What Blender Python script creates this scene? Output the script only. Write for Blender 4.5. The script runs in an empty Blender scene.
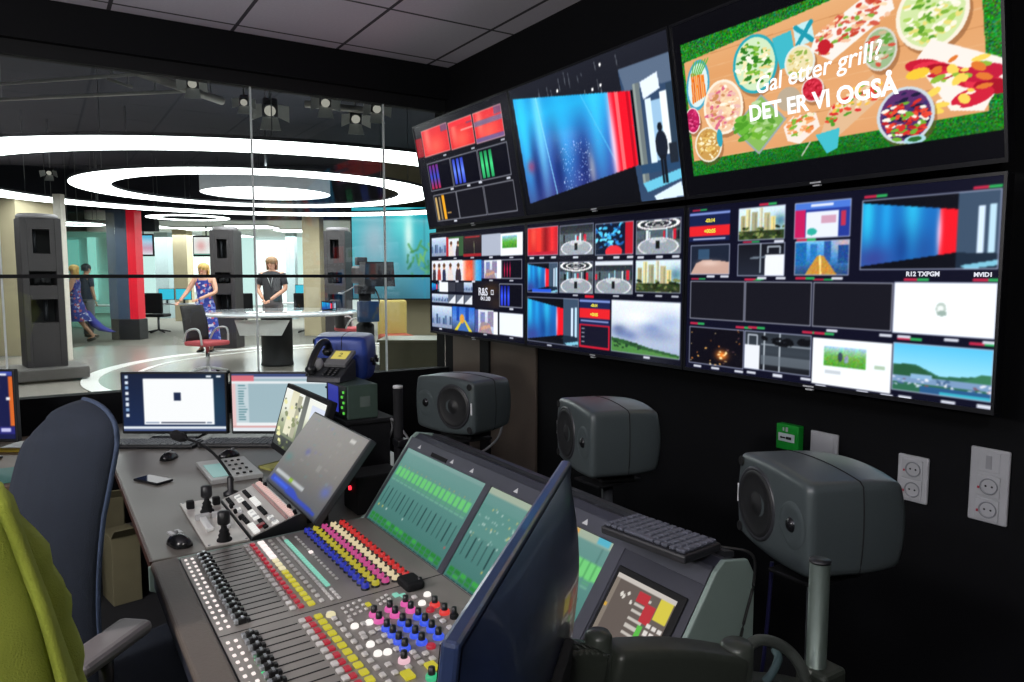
import bpy, bmesh, math, random
import numpy as np
from mathutils import Vector, Matrix, Euler
random.seed(7); RNG = np.random.default_rng(7)
SC = bpy.context.scene; COL = SC.collection
PI = math.pi
V = Vector

# ---------------------------------------------------------------- camera model (the photograph is 1024 x 682)
FPX = 735.0; EYE = 1.6; PSI = math.radians(32.6); PIT = math.atan(66/735.0)
SPS, CPS = math.sin(PSI), math.cos(PSI)
def ray(px, py):
    u = (px-512)/FPX; v = (341-py)/FPX
    hf = math.cos(PIT)+v*math.sin(PIT); z = -math.sin(PIT)+v*math.cos(PIT)
    return (hf*SPS+u*CPS, hf*CPS-u*SPS, z)
def at_z(px, py, z):
    d = ray(px, py); t = (z-EYE)/d[2]; return V((d[0]*t, d[1]*t, z))
def at_x(px, py, x):
    d = ray(px, py); t = x/d[0]; return V((x, d[1]*t, EYE+d[2]*t))
def at_d(px, py, dep):
    d = ray(px, py); t = dep/(d[0]*SPS+d[1]*CPS); return V((d[0]*t, d[1]*t, EYE+d[2]*t))
def zy(py, dep):                                   # height of image row py at a forward distance
    v = (341-py)/FPX
    return EYE+dep*(-math.sin(PIT)+v*math.cos(PIT))/(math.cos(PIT)+v*math.sin(PIT))

# ---------------------------------------------------------------- colours and materials
def s2l(c):
    c = np.asarray(c, float); return np.where(c <= .04045, c/12.92, ((c+.055)/1.055)**2.4)
def rgb(c):                                        # '#rrggbb' or 0..1 sRGB triple -> linear RGBA
    if isinstance(c, str): c = [int(c[i:i+2], 16)/255 for i in (1, 3, 5)]
    l = s2l(c[:3]); return (float(l[0]), float(l[1]), float(l[2]), 1.0)
MATS = {}
def pm(name, c, rough=.5, metal=0., var=.10, scale=14., bump=0., bscale=120., emit=0., spec=.5, coat=0.):
    if name in MATS: return MATS[name]
    m = bpy.data.materials.new(name); m.use_nodes = True; nt = m.node_tree; N = nt.nodes; L = nt.links
    b = N['Principled BSDF']; col = rgb(c)
    tc = N.new('ShaderNodeTexCoord'); nz = N.new('ShaderNodeTexNoise'); nz.inputs['Scale'].default_value = scale; nz.inputs['Detail'].default_value = 4
    L.new(tc.outputs['Object'], nz.inputs['Vector'])
    mx = N.new('ShaderNodeMix'); mx.data_type = 'RGBA'
    mx.inputs[6].default_value = tuple(x*(1-var) for x in col[:3])+(1,); mx.inputs[7].default_value = tuple(min(1, x*(1+var)) for x in col[:3])+(1,)
    L.new(nz.outputs['Fac'], mx.inputs[0]); L.new(mx.outputs[2], b.inputs['Base Color'])
    b.inputs['Roughness'].default_value = rough; b.inputs['Metallic'].default_value = metal; b.inputs['Specular IOR Level'].default_value = spec
    b.inputs['Coat Weight'].default_value = coat
    if emit:
        L.new(mx.outputs[2], b.inputs['Emission Color']); b.inputs['Emission Strength'].default_value = emit
    if bump:
        n2 = N.new('ShaderNodeTexNoise'); n2.inputs['Scale'].default_value = bscale; n2.inputs['Detail'].default_value = 3
        L.new(tc.outputs['Object'], n2.inputs['Vector'])
        bp = N.new('ShaderNodeBump'); bp.inputs['Strength'].default_value = bump; bp.inputs['Distance'].default_value = .004
        L.new(n2.outputs['Fac'], bp.inputs['Height']); L.new(bp.outputs['Normal'], b.inputs['Normal'])
    MATS[name] = m; return m
def emis(name, c, s=1.0):
    if name in MATS: return MATS[name]
    m = bpy.data.materials.new(name); m.use_nodes = True; nt = m.node_tree; N = nt.nodes; L = nt.links
    b = N['Principled BSDF']; b.inputs['Base Color'].default_value = (.02, .02, .02, 1); b.inputs['Roughness'].default_value = .4
    b.inputs['Emission Color'].default_value = rgb(c); b.inputs['Emission Strength'].default_value = s
    MATS[name] = m; return m
def screen_mat(name, s=1.0, rough=.12, spec=.5):
    if name in MATS: return MATS[name]
    m = bpy.data.materials.new(name); m.use_nodes = True; nt = m.node_tree; N = nt.nodes; L = nt.links
    b = N['Principled BSDF']; b.inputs['Base Color'].default_value = (.004, .004, .005, 1); b.inputs['Roughness'].default_value = rough; b.inputs['Specular IOR Level'].default_value = spec
    a = N.new('ShaderNodeAttribute'); a.attribute_name = 'Col'
    L.new(a.outputs['Color'], b.inputs['Emission Color']); b.inputs['Emission Strength'].default_value = s
    MATS[name] = m; return m
def glass_mat(name, tint=(.93, .97, .96), ior=1.45, rough=0.0, haze=0.):
    if name in MATS: return MATS[name]
    m = bpy.data.materials.new(name); m.use_nodes = True; nt = m.node_tree; N = nt.nodes; L = nt.links
    N.remove(N['Principled BSDF']); out = N['Material Output']
    t = N.new('ShaderNodeBsdfTransparent'); t.inputs['Color'].default_value = tint+(1,)
    g = N.new('ShaderNodeBsdfGlossy'); g.inputs['Roughness'].default_value = rough
    fr = N.new('ShaderNodeFresnel'); fr.inputs['IOR'].default_value = ior
    mx = N.new('ShaderNodeMixShader'); L.new(fr.outputs[0], mx.inputs[0]); L.new(t.outputs[0], mx.inputs[1]); L.new(g.outputs[0], mx.inputs[2])
    L.new(mx.outputs[0], out.inputs['Surface']); MATS[name] = m; return m

# ---------------------------------------------------------------- mesh builder
def R(rx=0, ry=0, rz=0): return Euler((rx, ry, rz)).to_matrix().to_4x4()
def T(x, y=None, z=None): return Matrix.Translation(V(x) if y is None else V((x, y, z)))
def frame(o, xd, yd, zd):                          # matrix with given axes and origin
    m = Matrix.Identity(4)
    for i, a in enumerate((xd, yd, zd)):
        a = V(a)
        for k in range(3): m[k][i] = a[k]
    for k in range(3): m[k][3] = o[k]
    return m
class MB:
    def __init__(s): s.v = []; s.f = []; s.m = []; s.s = []
    def raw(s, vs, fs, m=0, M=None, smooth=False):
        o = len(s.v)
        for p in vs:
            p = V(p); s.v.append(tuple(M @ p if M is not None else p))
        for f in fs: s.f.append(tuple(o+i for i in f)); s.m.append(m); s.s.append(smooth)
        return s
    def bm(s, b, m=0, M=None, smooth=False):
        b.verts.index_update(); s.raw([v.co.copy() for v in b.verts], [[v.index for v in f.verts] for f in b.faces], m, M, smooth); b.free(); return s
    def box(s, c, d, m=0, M=None, bev=0, seg=2, smooth=False):
        b = bmesh.new(); bmesh.ops.create_cube(b, size=1)
        for v in b.verts: v.co = V((v.co.x*d[0]+c[0], v.co.y*d[1]+c[1], v.co.z*d[2]+c[2]))
        if bev: bmesh.ops.bevel(b, geom=list(b.edges), offset=min(bev, min(d)*.49), segments=seg, affect='EDGES', profile=.5)
        return s.bm(b, m, M, smooth)
    def b2(s, x0, x1, y0, y1, z0, z1, m=0, M=None, bev=0, seg=2):
        return s.box(((x0+x1)/2, (y0+y1)/2, (z0+z1)/2), (abs(x1-x0), abs(y1-y0), abs(z1-z0)), m, M, bev, seg)
    def lathe(s, prof, n=24, m=0, M=None, smooth=True, cap=True):   # prof: (r, z) about local z
        vs = []; fs = []
        for r, z in prof:
            for k in range(n):
                a = 2*PI*k/n; vs.append((r*math.cos(a), r*math.sin(a), z))
        for i in range(len(prof)-1):
            for k in range(n):
                k2 = (k+1) % n; fs.append((i*n+k, i*n+k2, (i+1)*n+k2, (i+1)*n+k))
        if cap:
            if prof[0][0] > 1e-5: fs.append(tuple(reversed(range(n))))
            if prof[-1][0] > 1e-5: fs.append(tuple((len(prof)-1)*n+k for k in range(n)))
        return s.raw(vs, fs, m, M, smooth)
    def cyl(s, p0, p1, r0, r1=None, n=16, m=0, M=None, smooth=True):
        p0 = V(p0); p1 = V(p1); d = p1-p0; q = d.to_track_quat('Z', 'Y').to_matrix().to_4x4()
        MM = T(p0) @ q
        if M is not None: MM = M @ MM
        return s.lathe([(r0, 0), (r0 if r1 is None else r1, d.length)], n, m, MM, smooth)
    def tube(s, pts, r, n=8, m=0, M=None):
        pts = [V(p) for p in pts]; vs = []; fs = []; up = V((0, 0, 1))
        for i, p in enumerate(pts):
            d = (pts[min(i+1, len(pts)-1)]-pts[max(i-1, 0)]).normalized()
            a = d.cross(up if abs(d.z) < .95 else V((1, 0, 0))).normalized(); b = a.cross(d)
            rr = r[i] if isinstance(r, (list, tuple)) else r
            for k in range(n):
                t = 2*PI*k/n; vs.append(p+(a*math.cos(t)+b*math.sin(t))*rr)
        for i in range(len(pts)-1):
            for k in range(n):
                k2 = (k+1) % n; fs.append((i*n+k, i*n+k2, (i+1)*n+k2, (i+1)*n+k))
        fs.append(tuple(reversed(range(n)))); fs.append(tuple((len(pts)-1)*n+k for k in range(n)))
        return s.raw(vs, fs, m, M, True)
    def prism(s, poly, h0, h1, m=0, M=None, bev=0, seg=2):  # poly in local xy, extruded along z
        b = bmesh.new(); lo = [b.verts.new((x, y, h0)) for x, y in poly]; f = b.faces.new(lo)
        r = bmesh.ops.extrude_face_region(b, geom=[f])
        for e in r['geom']:
            if isinstance(e, bmesh.types.BMVert): e.co.z = h1
        bmesh.ops.recalc_face_normals(b, faces=list(b.faces))
        if bev: bmesh.ops.bevel(b, geom=list(b.edges), offset=bev, segments=seg, affect='EDGES', profile=.5)
        return s.bm(b, m, M)
    def ell(s, c, r, m=0, M=None, nu=20, nv=12):
        vs = [(c[0], c[1], c[2]-r[2])]; fs = []
        for j in range(1, nv):
            t = -PI/2+PI*j/nv
            for k in range(nu):
                a = 2*PI*k/nu; vs.append((c[0]+r[0]*math.cos(t)*math.cos(a), c[1]+r[1]*math.cos(t)*math.sin(a), c[2]+r[2]*math.sin(t)))
        vs.append((c[0], c[1], c[2]+r[2])); n = len(vs)-1
        for k in range(nu):
            k2 = (k+1) % nu; fs.append((0, 1+k2, 1+k)); fs.append((n, n-nu+k, n-nu+k2))
            for j in range(nv-2): fs.append((1+j*nu+k, 1+j*nu+k2, 1+(j+1)*nu+k2, 1+(j+1)*nu+k))
        return s.raw(vs, fs, m, M, True)
    def ring(s, r0, r1, z0, z1, n=96, m=0, M=None):     # flat annular slab
        vs = []; fs = []
        for r, z in ((r0, z0), (r1, z0), (r1, z1), (r0, z1)):
            for k in range(n): vs.append((r*math.cos(2*PI*k/n), r*math.sin(2*PI*k/n), z))
        for i in range(4):
            for k in range(n):
                k2 = (k+1) % n; j = (i+1) % 4; fs.append((i*n+k, j*n+k, j*n+k2, i*n+k2))
        return s.raw(vs, fs, m, M, False)
    def loft(s, rings, m=0, M=None, closed=True, cap=True):
        n = len(rings[0]); vs = [p for r in rings for p in r]; fs = []
        for i in range(len(rings)-1):
            for k in range(n if closed else n-1):
                k2 = (k+1) % n; fs.append((i*n+k, i*n+k2, (i+1)*n+k2, (i+1)*n+k))
        if cap and closed:
            fs.append(tuple(reversed(range(n)))); fs.append(tuple((len(rings)-1)*n+k for k in range(n)))
        return s.raw(vs, fs, m, M, True)
    def build(s, name, mats, parent=None, world=False, fix=True):
        me = bpy.data.meshes.new(name); vs = s.v
        if world and parent is not None:
            I = PM[parent.name].inverted(); vs = [tuple(I @ V(p)) for p in vs]
        me.from_pydata(vs, [], s.f)
        for m in (mats if isinstance(mats, (list, tuple)) else [mats]): me.materials.append(m)
        me.polygons.foreach_set('material_index', s.m); me.polygons.foreach_set('use_smooth', s.s); me.update()
        if fix:
            b = bmesh.new(); b.from_mesh(me); bmesh.ops.recalc_face_normals(b, faces=list(b.faces)); b.to_mesh(me); b.free()
        o = bpy.data.objects.new(name, me); COL.objects.link(o)
        if parent is not None:
            o.parent = parent
            PM[o.name] = PM[parent.name]
        else: PM[o.name] = Matrix.Identity(4)
        return o
PM = {}                                             # world matrix of each thing (children sit at identity)
def tag(o, label=None, cat=None, group=None, kind=None):
    if label: o['label'] = label
    if cat: o['category'] = cat
    if group: o['group'] = group
    if kind: o['kind'] = kind
    return o
def thing(name, label, cat, loc=(0, 0, 0), rz=0., group=None, rx=0., ry=0.):
    o = bpy.data.objects.new(name, None); COL.objects.link(o); o.empty_display_size = .05
    o.location = loc; o.rotation_euler = (rx, ry, rz)
    PM[o.name] = T(V(loc)) @ R(rx, ry, rz)
    return tag(o, label, cat, group)
def dup(root, loc, rz=0., label=None, rx=0., group=None):
    r = root.copy(); COL.objects.link(r); r.location = loc; r.rotation_euler = (rx, 0, rz)
    PM[r.name] = T(V(loc)) @ R(rx, 0, rz)
    if label: r['label'] = label
    if group: r['group'] = group
    for ch in list(root.children):
        c = ch.copy(); COL.objects.link(c); c.parent = r; PM[c.name] = PM[r.name]
        for g in list(ch.children):
            d = g.copy(); COL.objects.link(d); d.parent = c
    return r
def struct(name, mb, mats, parent=None):
    o = mb.build(name, mats, parent)
    if parent is None: o['kind'] = 'structure'
    return o
def text_mesh(txt, size, name, mat, parent, M, shear=0., bold=0., ext=.0005, align='CENTER', xs=1.0):
    cu = bpy.data.curves.new(name, 'FONT'); cu.body = txt; cu.size = size; cu.shear = shear; cu.offset = bold; cu.extrude = ext
    cu.align_x = align; cu.align_y = 'CENTER'; cu.resolution_u = 3
    t = bpy.data.objects.new('tmp', cu); COL.objects.link(t)
    dg = bpy.context.evaluated_depsgraph_get(); me = bpy.data.meshes.new_from_object(t.evaluated_get(dg))
    bpy.data.objects.remove(t); me.transform(M @ Matrix.Diagonal((xs, 1, 1, 1))); me.materials.clear(); me.materials.append(mat); me.name = name
    o = bpy.data.objects.new(name, me); COL.objects.link(o); o.parent = parent; PM[o.name] = PM[parent.name]
    return o
def spline(pts, n=12):                              # Catmull-Rom through points
    pts = [V(p) for p in pts]; P = [pts[0]]+pts+[pts[-1]]; out = []
    for i in range(1, len(P)-2):
        for k in range(n):
            t = k/n; a, b, c, d = P[i-1], P[i], P[i+1], P[i+2]
            out.append(.5*((2*b)+(c-a)*t+(2*a-5*b+4*c-d)*t*t+(3*b-a-3*c+d)*t**3))
    out.append(pts[-1]); return out

# ---------------------------------------------------------------- screen pictures (computed colour grids)
class Cv:
    def __init__(s, w, h, c='#05060c'):
        s.a = np.zeros((h, w, 3)); s.a[:] = s.c(c)
    def c(s, c): return np.array([int(c[i:i+2], 16)/255 for i in (1, 3, 5)]) if isinstance(c, str) else np.array(c, float)
    def sub(s, x0, y0, x1, y1):
        h, w = s.a.shape[:2]; o = Cv.__new__(Cv); o.a = s.a[max(0, round(y0*h)):max(1, round(y1*h)), max(0, round(x0*w)):max(1, round(x1*w))]; return o
    def xy(s):
        h, w = s.a.shape[:2]; return np.meshgrid((np.arange(w)+.5)/w, (np.arange(h)+.5)/h)
    def mask(s, k, c, al=1.):
        k = (k*al)[..., None] if k.dtype != bool else (k.astype(float)*al)[..., None]
        s.a[:] = s.a*(1-k)+s.c(c)*k; return s
    def rect(s, x0, y0, x1, y1, c, al=1.):
        q = s.sub(x0, y0, x1, y1); q.a[:] = q.a*(1-al)+s.c(c)*al; return s
    def frame(s, c, t=1):
        s.a[:t] = s.c(c); s.a[-t:] = s.c(c); s.a[:, :t] = s.c(c); s.a[:, -t:] = s.c(c); return s
    def vg(s, *cs):
        X, Y = s.xy(); n = len(cs)-1; cs = [s.c(c) for c in cs]
        for k in range(3): s.a[..., k] = np.interp(Y, np.linspace(0, 1, n+1), [c[k] for c in cs])
        return s
    def hg(s, *cs):
        X, Y = s.xy(); n = len(cs)-1; cs = [s.c(c) for c in cs]
        for k in range(3): s.a[..., k] = np.interp(X, np.linspace(0, 1, n+1), [c[k] for c in cs])
        return s
    def ell(s, cx, cy, rx, ry, c, al=1., ang=0.):
        X, Y = s.xy(); dx = X-cx; dy = Y-cy; ca, sa = math.cos(ang), math.sin(ang)
        d = ((dx*ca+dy*sa)/rx)**2+((-dx*sa+dy*ca)/ry)**2; return s.mask(d < 1, c, al)
    def blob(s, cx, cy, rx, ry, c, al=1.):
        X, Y = s.xy(); return s.mask(np.exp(-((X-cx)/rx)**2-((Y-cy)/ry)**2), c, al)
    def poly(s, pts, c, al=1.):
        X, Y = s.xy(); k = np.zeros(X.shape, bool); n = len(pts)
        for i in range(n):
            x0, y0 = pts[i]; x1, y1 = pts[(i+1) % n]
            if y0 == y1: continue
            k ^= ((Y >= min(y0, y1)) & (Y < max(y0, y1)) & (X < x0+(Y-y0)*(x1-x0)/(y1-y0)))
        return s.mask(k, c, al)
    def line(s, x0, y0, x1, y1, c, w=.01, al=1.):
        h, ww = s.a.shape[:2]; asp = ww/h; X, Y = s.xy(); X = X*asp; x0 *= asp; x1 *= asp
        dx, dy = x1-x0, y1-y0; L = dx*dx+dy*dy+1e-12; t = np.clip(((X-x0)*dx+(Y-y0)*dy)/L, 0, 1)
        return s.mask((X-x0-t*dx)**2+(Y-y0-t*dy)**2 < w*w, c, al)
    def noise(s, amp=.06, f=1):
        h, w = s.a.shape[:2]; n = RNG.normal(0, amp, ((h+f-1)//f, (w+f-1)//f, 3)); n = np.repeat(np.repeat(n, f, 0), f, 1)[:h, :w]
        s.a[:] = np.clip(s.a+n, 0, 1); return s
    def dots(s, n, cs, r=(.01, .02), box=(0, 0, 1, 1), clip=None):
        h, w = s.a.shape[:2]; asp = w/h
        for _ in range(n):
            x = RNG.uniform(box[0], box[2]); y = RNG.uniform(box[1], box[3])
            if clip is not None and not clip(x, y): continue
            q = RNG.uniform(*r); s.ell(x, y, q, q*asp*RNG.uniform(.7, 1.2), cs[int(RNG.integers(len(cs)))], 1., RNG.uniform(0, 3))
        return s
def screen_obj(name, cv, M, w, h, mat, parent, world=False):
    """Flat screen: a grid in local xz of M (x right, z up, facing -y) with one colour per grid point."""
    H, W = cv.a.shape[:2]
    if W >= 100:                                   # camera pictures are never razor sharp
        p = np.pad(cv.a, ((1, 1), (1, 1), (0, 0)), 'edge'); q_ = (p[:, :-2]+2.2*p[:, 1:-1]+p[:, 2:])/4.2; cv.a = (q_[:-2]+2.2*q_[1:-1]+q_[2:])/4.2
    X, Z = np.meshgrid(np.linspace(-w/2, w/2, W), np.linspace(h, 0, H))
    co = np.stack([X.ravel(), np.zeros(W*H), Z.ravel(), np.ones(W*H)], 1)
    MM = M
    if world and parent is not None: MM = PM[parent.name].inverted() @ M
    co = (co @ np.array(MM).T)[:, :3]
    i = np.arange(W*H).reshape(H, W); q = np.stack([i[1:, :-1], i[1:, 1:], i[:-1, 1:], i[:-1, :-1]], -1).reshape(-1, 4)
    me = bpy.data.meshes.new(name); me.vertices.add(W*H); me.vertices.foreach_set('co', co.astype(np.float32).ravel())
    nq = len(q); me.loops.add(nq*4); me.loops.foreach_set('vertex_index', q.astype(np.int32).ravel())
    me.polygons.add(nq); me.polygons.foreach_set('loop_start', np.arange(0, nq*4, 4, dtype=np.int32)); me.polygons.foreach_set('loop_total', np.full(nq, 4, np.int32))
    me.update(calc_edges=True)
    at = me.color_attributes.new('Col', 'FLOAT_COLOR', 'POINT'); c4 = np.ones((W*H, 4), np.float32); c4[:, :3] = s2l(np.clip(cv.a, 0, 1)).reshape(-1, 3)
    at.data.foreach_set('color', c4.ravel()); me.materials.append(mat)
    o = bpy.data.objects.new(name, me); COL.objects.link(o)
    if parent is not None: o.parent = parent; PM[o.name] = PM[parent.name]
    return o
# ================================================================ MATERIALS
BLACK = pm('black_plastic', '#17181b', .42)
MATTE = pm('matte_black', '#0c0d10', .75, spec=.3)
WALLB = pm('black_wall_paint', '#07080c', .75, var=.25, scale=3, spec=.18)
DGREY = pm('dark_grey_metal', '#33353a', .45, .3)
GREY = pm('grey_plastic', '#6d6e70', .5)
LGREY = pm('light_grey_plastic', '#b9babb', .45)
WHITE = pm('white_plastic', '#dcdedd', .4)
CHROME = pm('chrome', '#c9ccd0', .18, 1.)
STEEL = pm('brushed_steel', '#8d9094', .35, .9)
RUB = pm('rubber_cable', '#0b0b0d', .5)
GLASS = glass_mat('clear_glass')
WMARK = emis('screen_white_mark', '#e8ecf2', .8)

# ================================================================ CONTROL ROOM SHELL
WX = 2.57; GY = 4.95; CZ = 3.1
XL, YB = -2.6, -2.4
struct('floor', MB().b2(XL, WX, YB, GY, -.1, 0), pm('charcoal_carpet', '#1b1c1f', .95, bump=.5, bscale=300))
def tile_mat():
    m = bpy.data.materials.new('ceiling_tiles'); m.use_nodes = True; nt = m.node_tree; N = nt.nodes; L = nt.links; b = N['Principled BSDF']
    tc = N.new('ShaderNodeTexCoord'); sp = N.new('ShaderNodeSeparateXYZ'); L.new(tc.outputs['Object'], sp.inputs[0])
    def seam(out, off, step, w):
        a = N.new('ShaderNodeMath'); a.operation = 'SUBTRACT'; L.new(out, a.inputs[0]); a.inputs[1].default_value = off
        c = N.new('ShaderNodeMath'); c.operation = 'PINGPONG'; L.new(a.outputs[0], c.inputs[0]); c.inputs[1].default_value = step/2
        d = N.new('ShaderNodeMath'); d.operation = 'LESS_THAN'; L.new(c.outputs[0], d.inputs[0]); d.inputs[1].default_value = w; return d.outputs[0]
    sx = seam(sp.outputs['X'], 1.74, .67, .011); sy = seam(sp.outputs['Y'], 4.755, .75, .011)
    mx = N.new('ShaderNodeMath'); mx.operation = 'MAXIMUM'; L.new(sx, mx.inputs[0]); L.new(sy, mx.inputs[1])
    nz = N.new('ShaderNodeTexNoise'); nz.inputs['Scale'].default_value = 60; L.new(tc.outputs['Object'], nz.inputs['Vector'])
    c1 = N.new('ShaderNodeMix'); c1.data_type = 'RGBA'; c1.inputs[6].default_value = rgb('#d6cfdd'); c1.inputs[7].default_value = rgb('#e4deea'); L.new(nz.outputs['Fac'], c1.inputs[0])
    c2 = N.new('ShaderNodeMix'); c2.data_type = 'RGBA'; L.new(mx.outputs[0], c2.inputs[0]); L.new(c1.outputs[2], c2.inputs[6]); c2.inputs[7].default_value = rgb('#4a4650')
    L.new(c2.outputs[2], b.inputs['Base Color']); b.inputs['Roughness'].default_value = .9
    return m
struct('ceiling', MB().b2(XL, WX, YB, GY+.1, CZ, CZ+.08), tile_mat())
struct('wall_right', MB().b2(WX, WX+.1, YB, GY+.15, 0, CZ), WALLB)
struct('wall_left', MB().b2(XL-.1, XL, YB, GY+.15, 0, CZ), WALLB)
struct('wall_back', MB().b2(XL-.1, WX+.1, YB-.1, YB, 0, CZ), WALLB)
struct('wall_front', MB().b2(XL, WX, GY-.04, GY+.06, 0, .905), WALLB)
w = MB().b2(XL, WX, GY-.07, GY+.1, 2.875, CZ); struct('trim_1', w, WALLB)                # black beam over the glass
w = MB().b2(XL, WX, GY-.02, GY+.06, 2.795, 2.875); struct('trim_2', w, MATTE)
# glass front: panes between slim joints
xs = [XL, -.18, 1.185, 2.09, WX]
for i in range(4):
    p = struct('window_%d' % (i+1), MB().b2(xs[i]+.004, xs[i+1]-.004, GY, GY+.012, .905, 2.795), GLASS)
def trans_mat(name, c):
    m = bpy.data.materials.new(name); m.use_nodes = True; nt = m.node_tree; N = nt.nodes; L = nt.links; b = N['Principled BSDF']; b.inputs['Base Color'].default_value = rgb(c)
    tr = N.new('ShaderNodeBsdfTranslucent'); tr.inputs[0].default_value = rgb(c); nz = N.new('ShaderNodeTexNoise'); nz.inputs['Scale'].default_value = 30
    mp = N.new('ShaderNodeMapRange'); mp.inputs[3].default_value = .6; mp.inputs[4].default_value = .75; L.new(nz.outputs['Fac'], mp.inputs[0])
    mx = N.new('ShaderNodeMixShader'); L.new(mp.outputs[0], mx.inputs[0]); L.new(b.outputs[0], mx.inputs[1]); L.new(tr.outputs[0], mx.inputs[2]); L.new(mx.outputs[0], N['Material Output'].inputs[0]); return m
jm = trans_mat('pale_joint_seal', '#f4f8f8')
for k, x in enumerate(xs[1:4]):
    struct('trim_%d' % (k+3), MB().b2(x-.005, x+.005, GY-.003, GY+.015, .905, 2.795), jm)
struct('trim_6', MB().b2(XL, WX, GY-.012, GY+.022, 1.582, 1.603), MATTE)                 # black rail at eye level
# panels of the wall under the screens
pnl = pm('bronze_glossy_panel', '#6a6057', .28, .2, spec=.6)
struct('trim_7', MB().b2(WX-.02, WX-.001, 4.38, 4.80, .3, 1.30, bev=.004), pnl)
struct('trim_8', MB().b2(WX-.02, WX-.001, 3.72, 4.26, .3, 1.30, bev=.004), pnl)
struct('trim_9', MB().b2(WX-.035, WX-.001, 4.26, 4.38, .0, 1.45), MATTE)

# ================================================================ VIDEO WALL
FRM = pm('tv_frame', '#0a0a0e', .3)
TVG = screen_mat('tv_picture', 1.12, .16, .35)
TW, TH = 1.229, .70
def led(c):                                         # blue light wall with red end, seen in several pictures
    c.rect(0, 0, 1, 1, '#0a0c16')
    c.poly([(.70, 0), (1, 0), (1, 1), (.70, 1)], '#3c5068'); c.rect(.86, .2, .9, .8, '#d9ecff'); c.rect(.93, .18, .97, .8, '#bfe2f5')
    c.poly([(.70, .78), (1, .8), (1, 1), (.70, 1)], '#1b2a3c'); c.poly([(.75, .95), (1, .88), (1, .95), (.8, 1)], '#7fc4dd')
    c.poly([(.0, .04), (.72, .22), (.72, .78), (0, .95)], '#1b6fc0')
    for x, w_, k in ((.05, .06, '#2fd0f5'), (.2, .05, '#23a5ea'), (.4, .07, '#2fc3f0')): c.blob(x, .2, w_, .5, k, .85)
    c.blob(.1, .85, .2, .22, '#3a3c8c', .8); c.blob(.33, .7, .06, .3, '#143a86', .7); c.blob(.5, .75, .1, .3, '#23468f', .6)
    c.poly([(.60, .19), (.72, .22), (.72, .78), (.60, .82)], '#f01828'); c.blob(.60, .5, .02, .3, '#f5c6e6', .8)
    c.poly([(0, 0), (.72, .0), (.72, .22), (0, .04)], '#0a0c16'); c.poly([(0, .95), (.72, .78), (.72, 1), (0, 1)], '#0a0c16')
    return c
def skyline(c, dark=False):
    c.vg('#dff1f7', '#c9e4ea', '#9dbfae'); c.blob(.9, .45, .15, .2, '#4e7f92', .9)
    for x, y, w_, k in ((.05, .25, .1, '#b6a878'), (.17, .05, .1, '#e6dca4'), (.3, .15, .12, '#a9a684'), (.46, .02, .08, '#e2dcbd'), (.56, .2, .13, '#c0b58a'), (.7, .3, .1, '#f1d98f')):
        c.rect(x, y, x+w_, .8, k); c.rect(x+w_*.55, y+.03, x+w_*.8, .8, '#6f775f', .6)
    c.rect(0, .72, 1, 1, '#2f3d20'); c.dots(24, ['#55653a', '#1c2714', '#7e8a4e'], (.02, .05), (0, .62, 1, 1)); return c.noise(.04)
def skylite(c):
    c.vg('#d7e4f3', '#9db6d6', '#5a6f92')
    for i in range(9):
        x = i*.11; h = RNG.uniform(.35, .65); c.rect(x, h, x+.09, .85, ['#5a7099', '#8aa0c4', '#40577f'][i % 3])
    c.rect(0, .82, 1, 1, '#8f9cb8'); return c.noise(.05)
def ringset(c, top=True):                           # picture of the round studio
    c.vg('#20242c', '#3c434b', '#8a9299'); c.rect(0, .3, 1, .55, '#51616b')
    for i in range(10): x = RNG.uniform(0, .95); c.rect(x, RNG.uniform(.28, .4), x+RNG.uniform(.02, .07), .58, ['#27313a', '#9dd7e6', '#e0ecef', '#d02238', '#14181c'][i % 5])
    c.ell(.5, .78, .46, .26, '#e3e6ea'); c.ell(.5, .78, .42, .23, '#9aa2ab'); c.ell(.5, .62, .2, .07, '#c7ccd2'); c.rect(.46, .62, .54, .85, '#15171c')
    if top:
        for rx, ry in ((.48, .17), (.3, .1), (.13, .045)): c.ell(.5, .13, rx, ry, '#ffffff'); c.ell(.5, .13, rx*.84, ry*.72, '#262a31')
    return c.noise(.05)
def people(c, n=2):
    c.vg('#e9ecf3', '#d7dbe8')
    for i in range(n):
        x = (i+.5)/n; k = ['#b4483e', '#2a2f4e', '#e6d9d4', '#3b2f3a'][(i+n) % 4]
        c.ell(x, .85, .22/n*1.6, .5, k); c.ell(x, .33, .08, .14, '#d8a98d'); c.ell(x, .25, .09, .1, '#5e3b2a')
    return c.noise(.05)
def street(c):
    c.vg('#dfe6f2', '#b7bfda'); c.rect(0, 0, .18, 1, '#4b5796'); c.rect(.7, .05, 1, .7, '#8d86a6'); c.rect(.3, .1, .55, .55, '#7f86b8')
    c.poly([(.2, 1), (.35, .5), (.75, .55), (.95, 1)], '#9f8794'); c.poly([(.3, .75), (.8, .6), (.85, .72), (.35, .9)], '#c79c84'); return c.noise(.08)
def bars(c, cs, x0=.05, n=3, w_=.06, st=.1):
    c.rect(0, 0, 1, 1, '#0c0c18')
    for i in range(n):
        q = c.sub(x0+i*st, .08, x0+i*st+w_, .94); q.vg(*cs)
    return c
def marks(c, pts, col='#d5d9e6'):
    for x, y in pts: c.rect(x, y, x+.035, y+.014, col)
    return c

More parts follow.
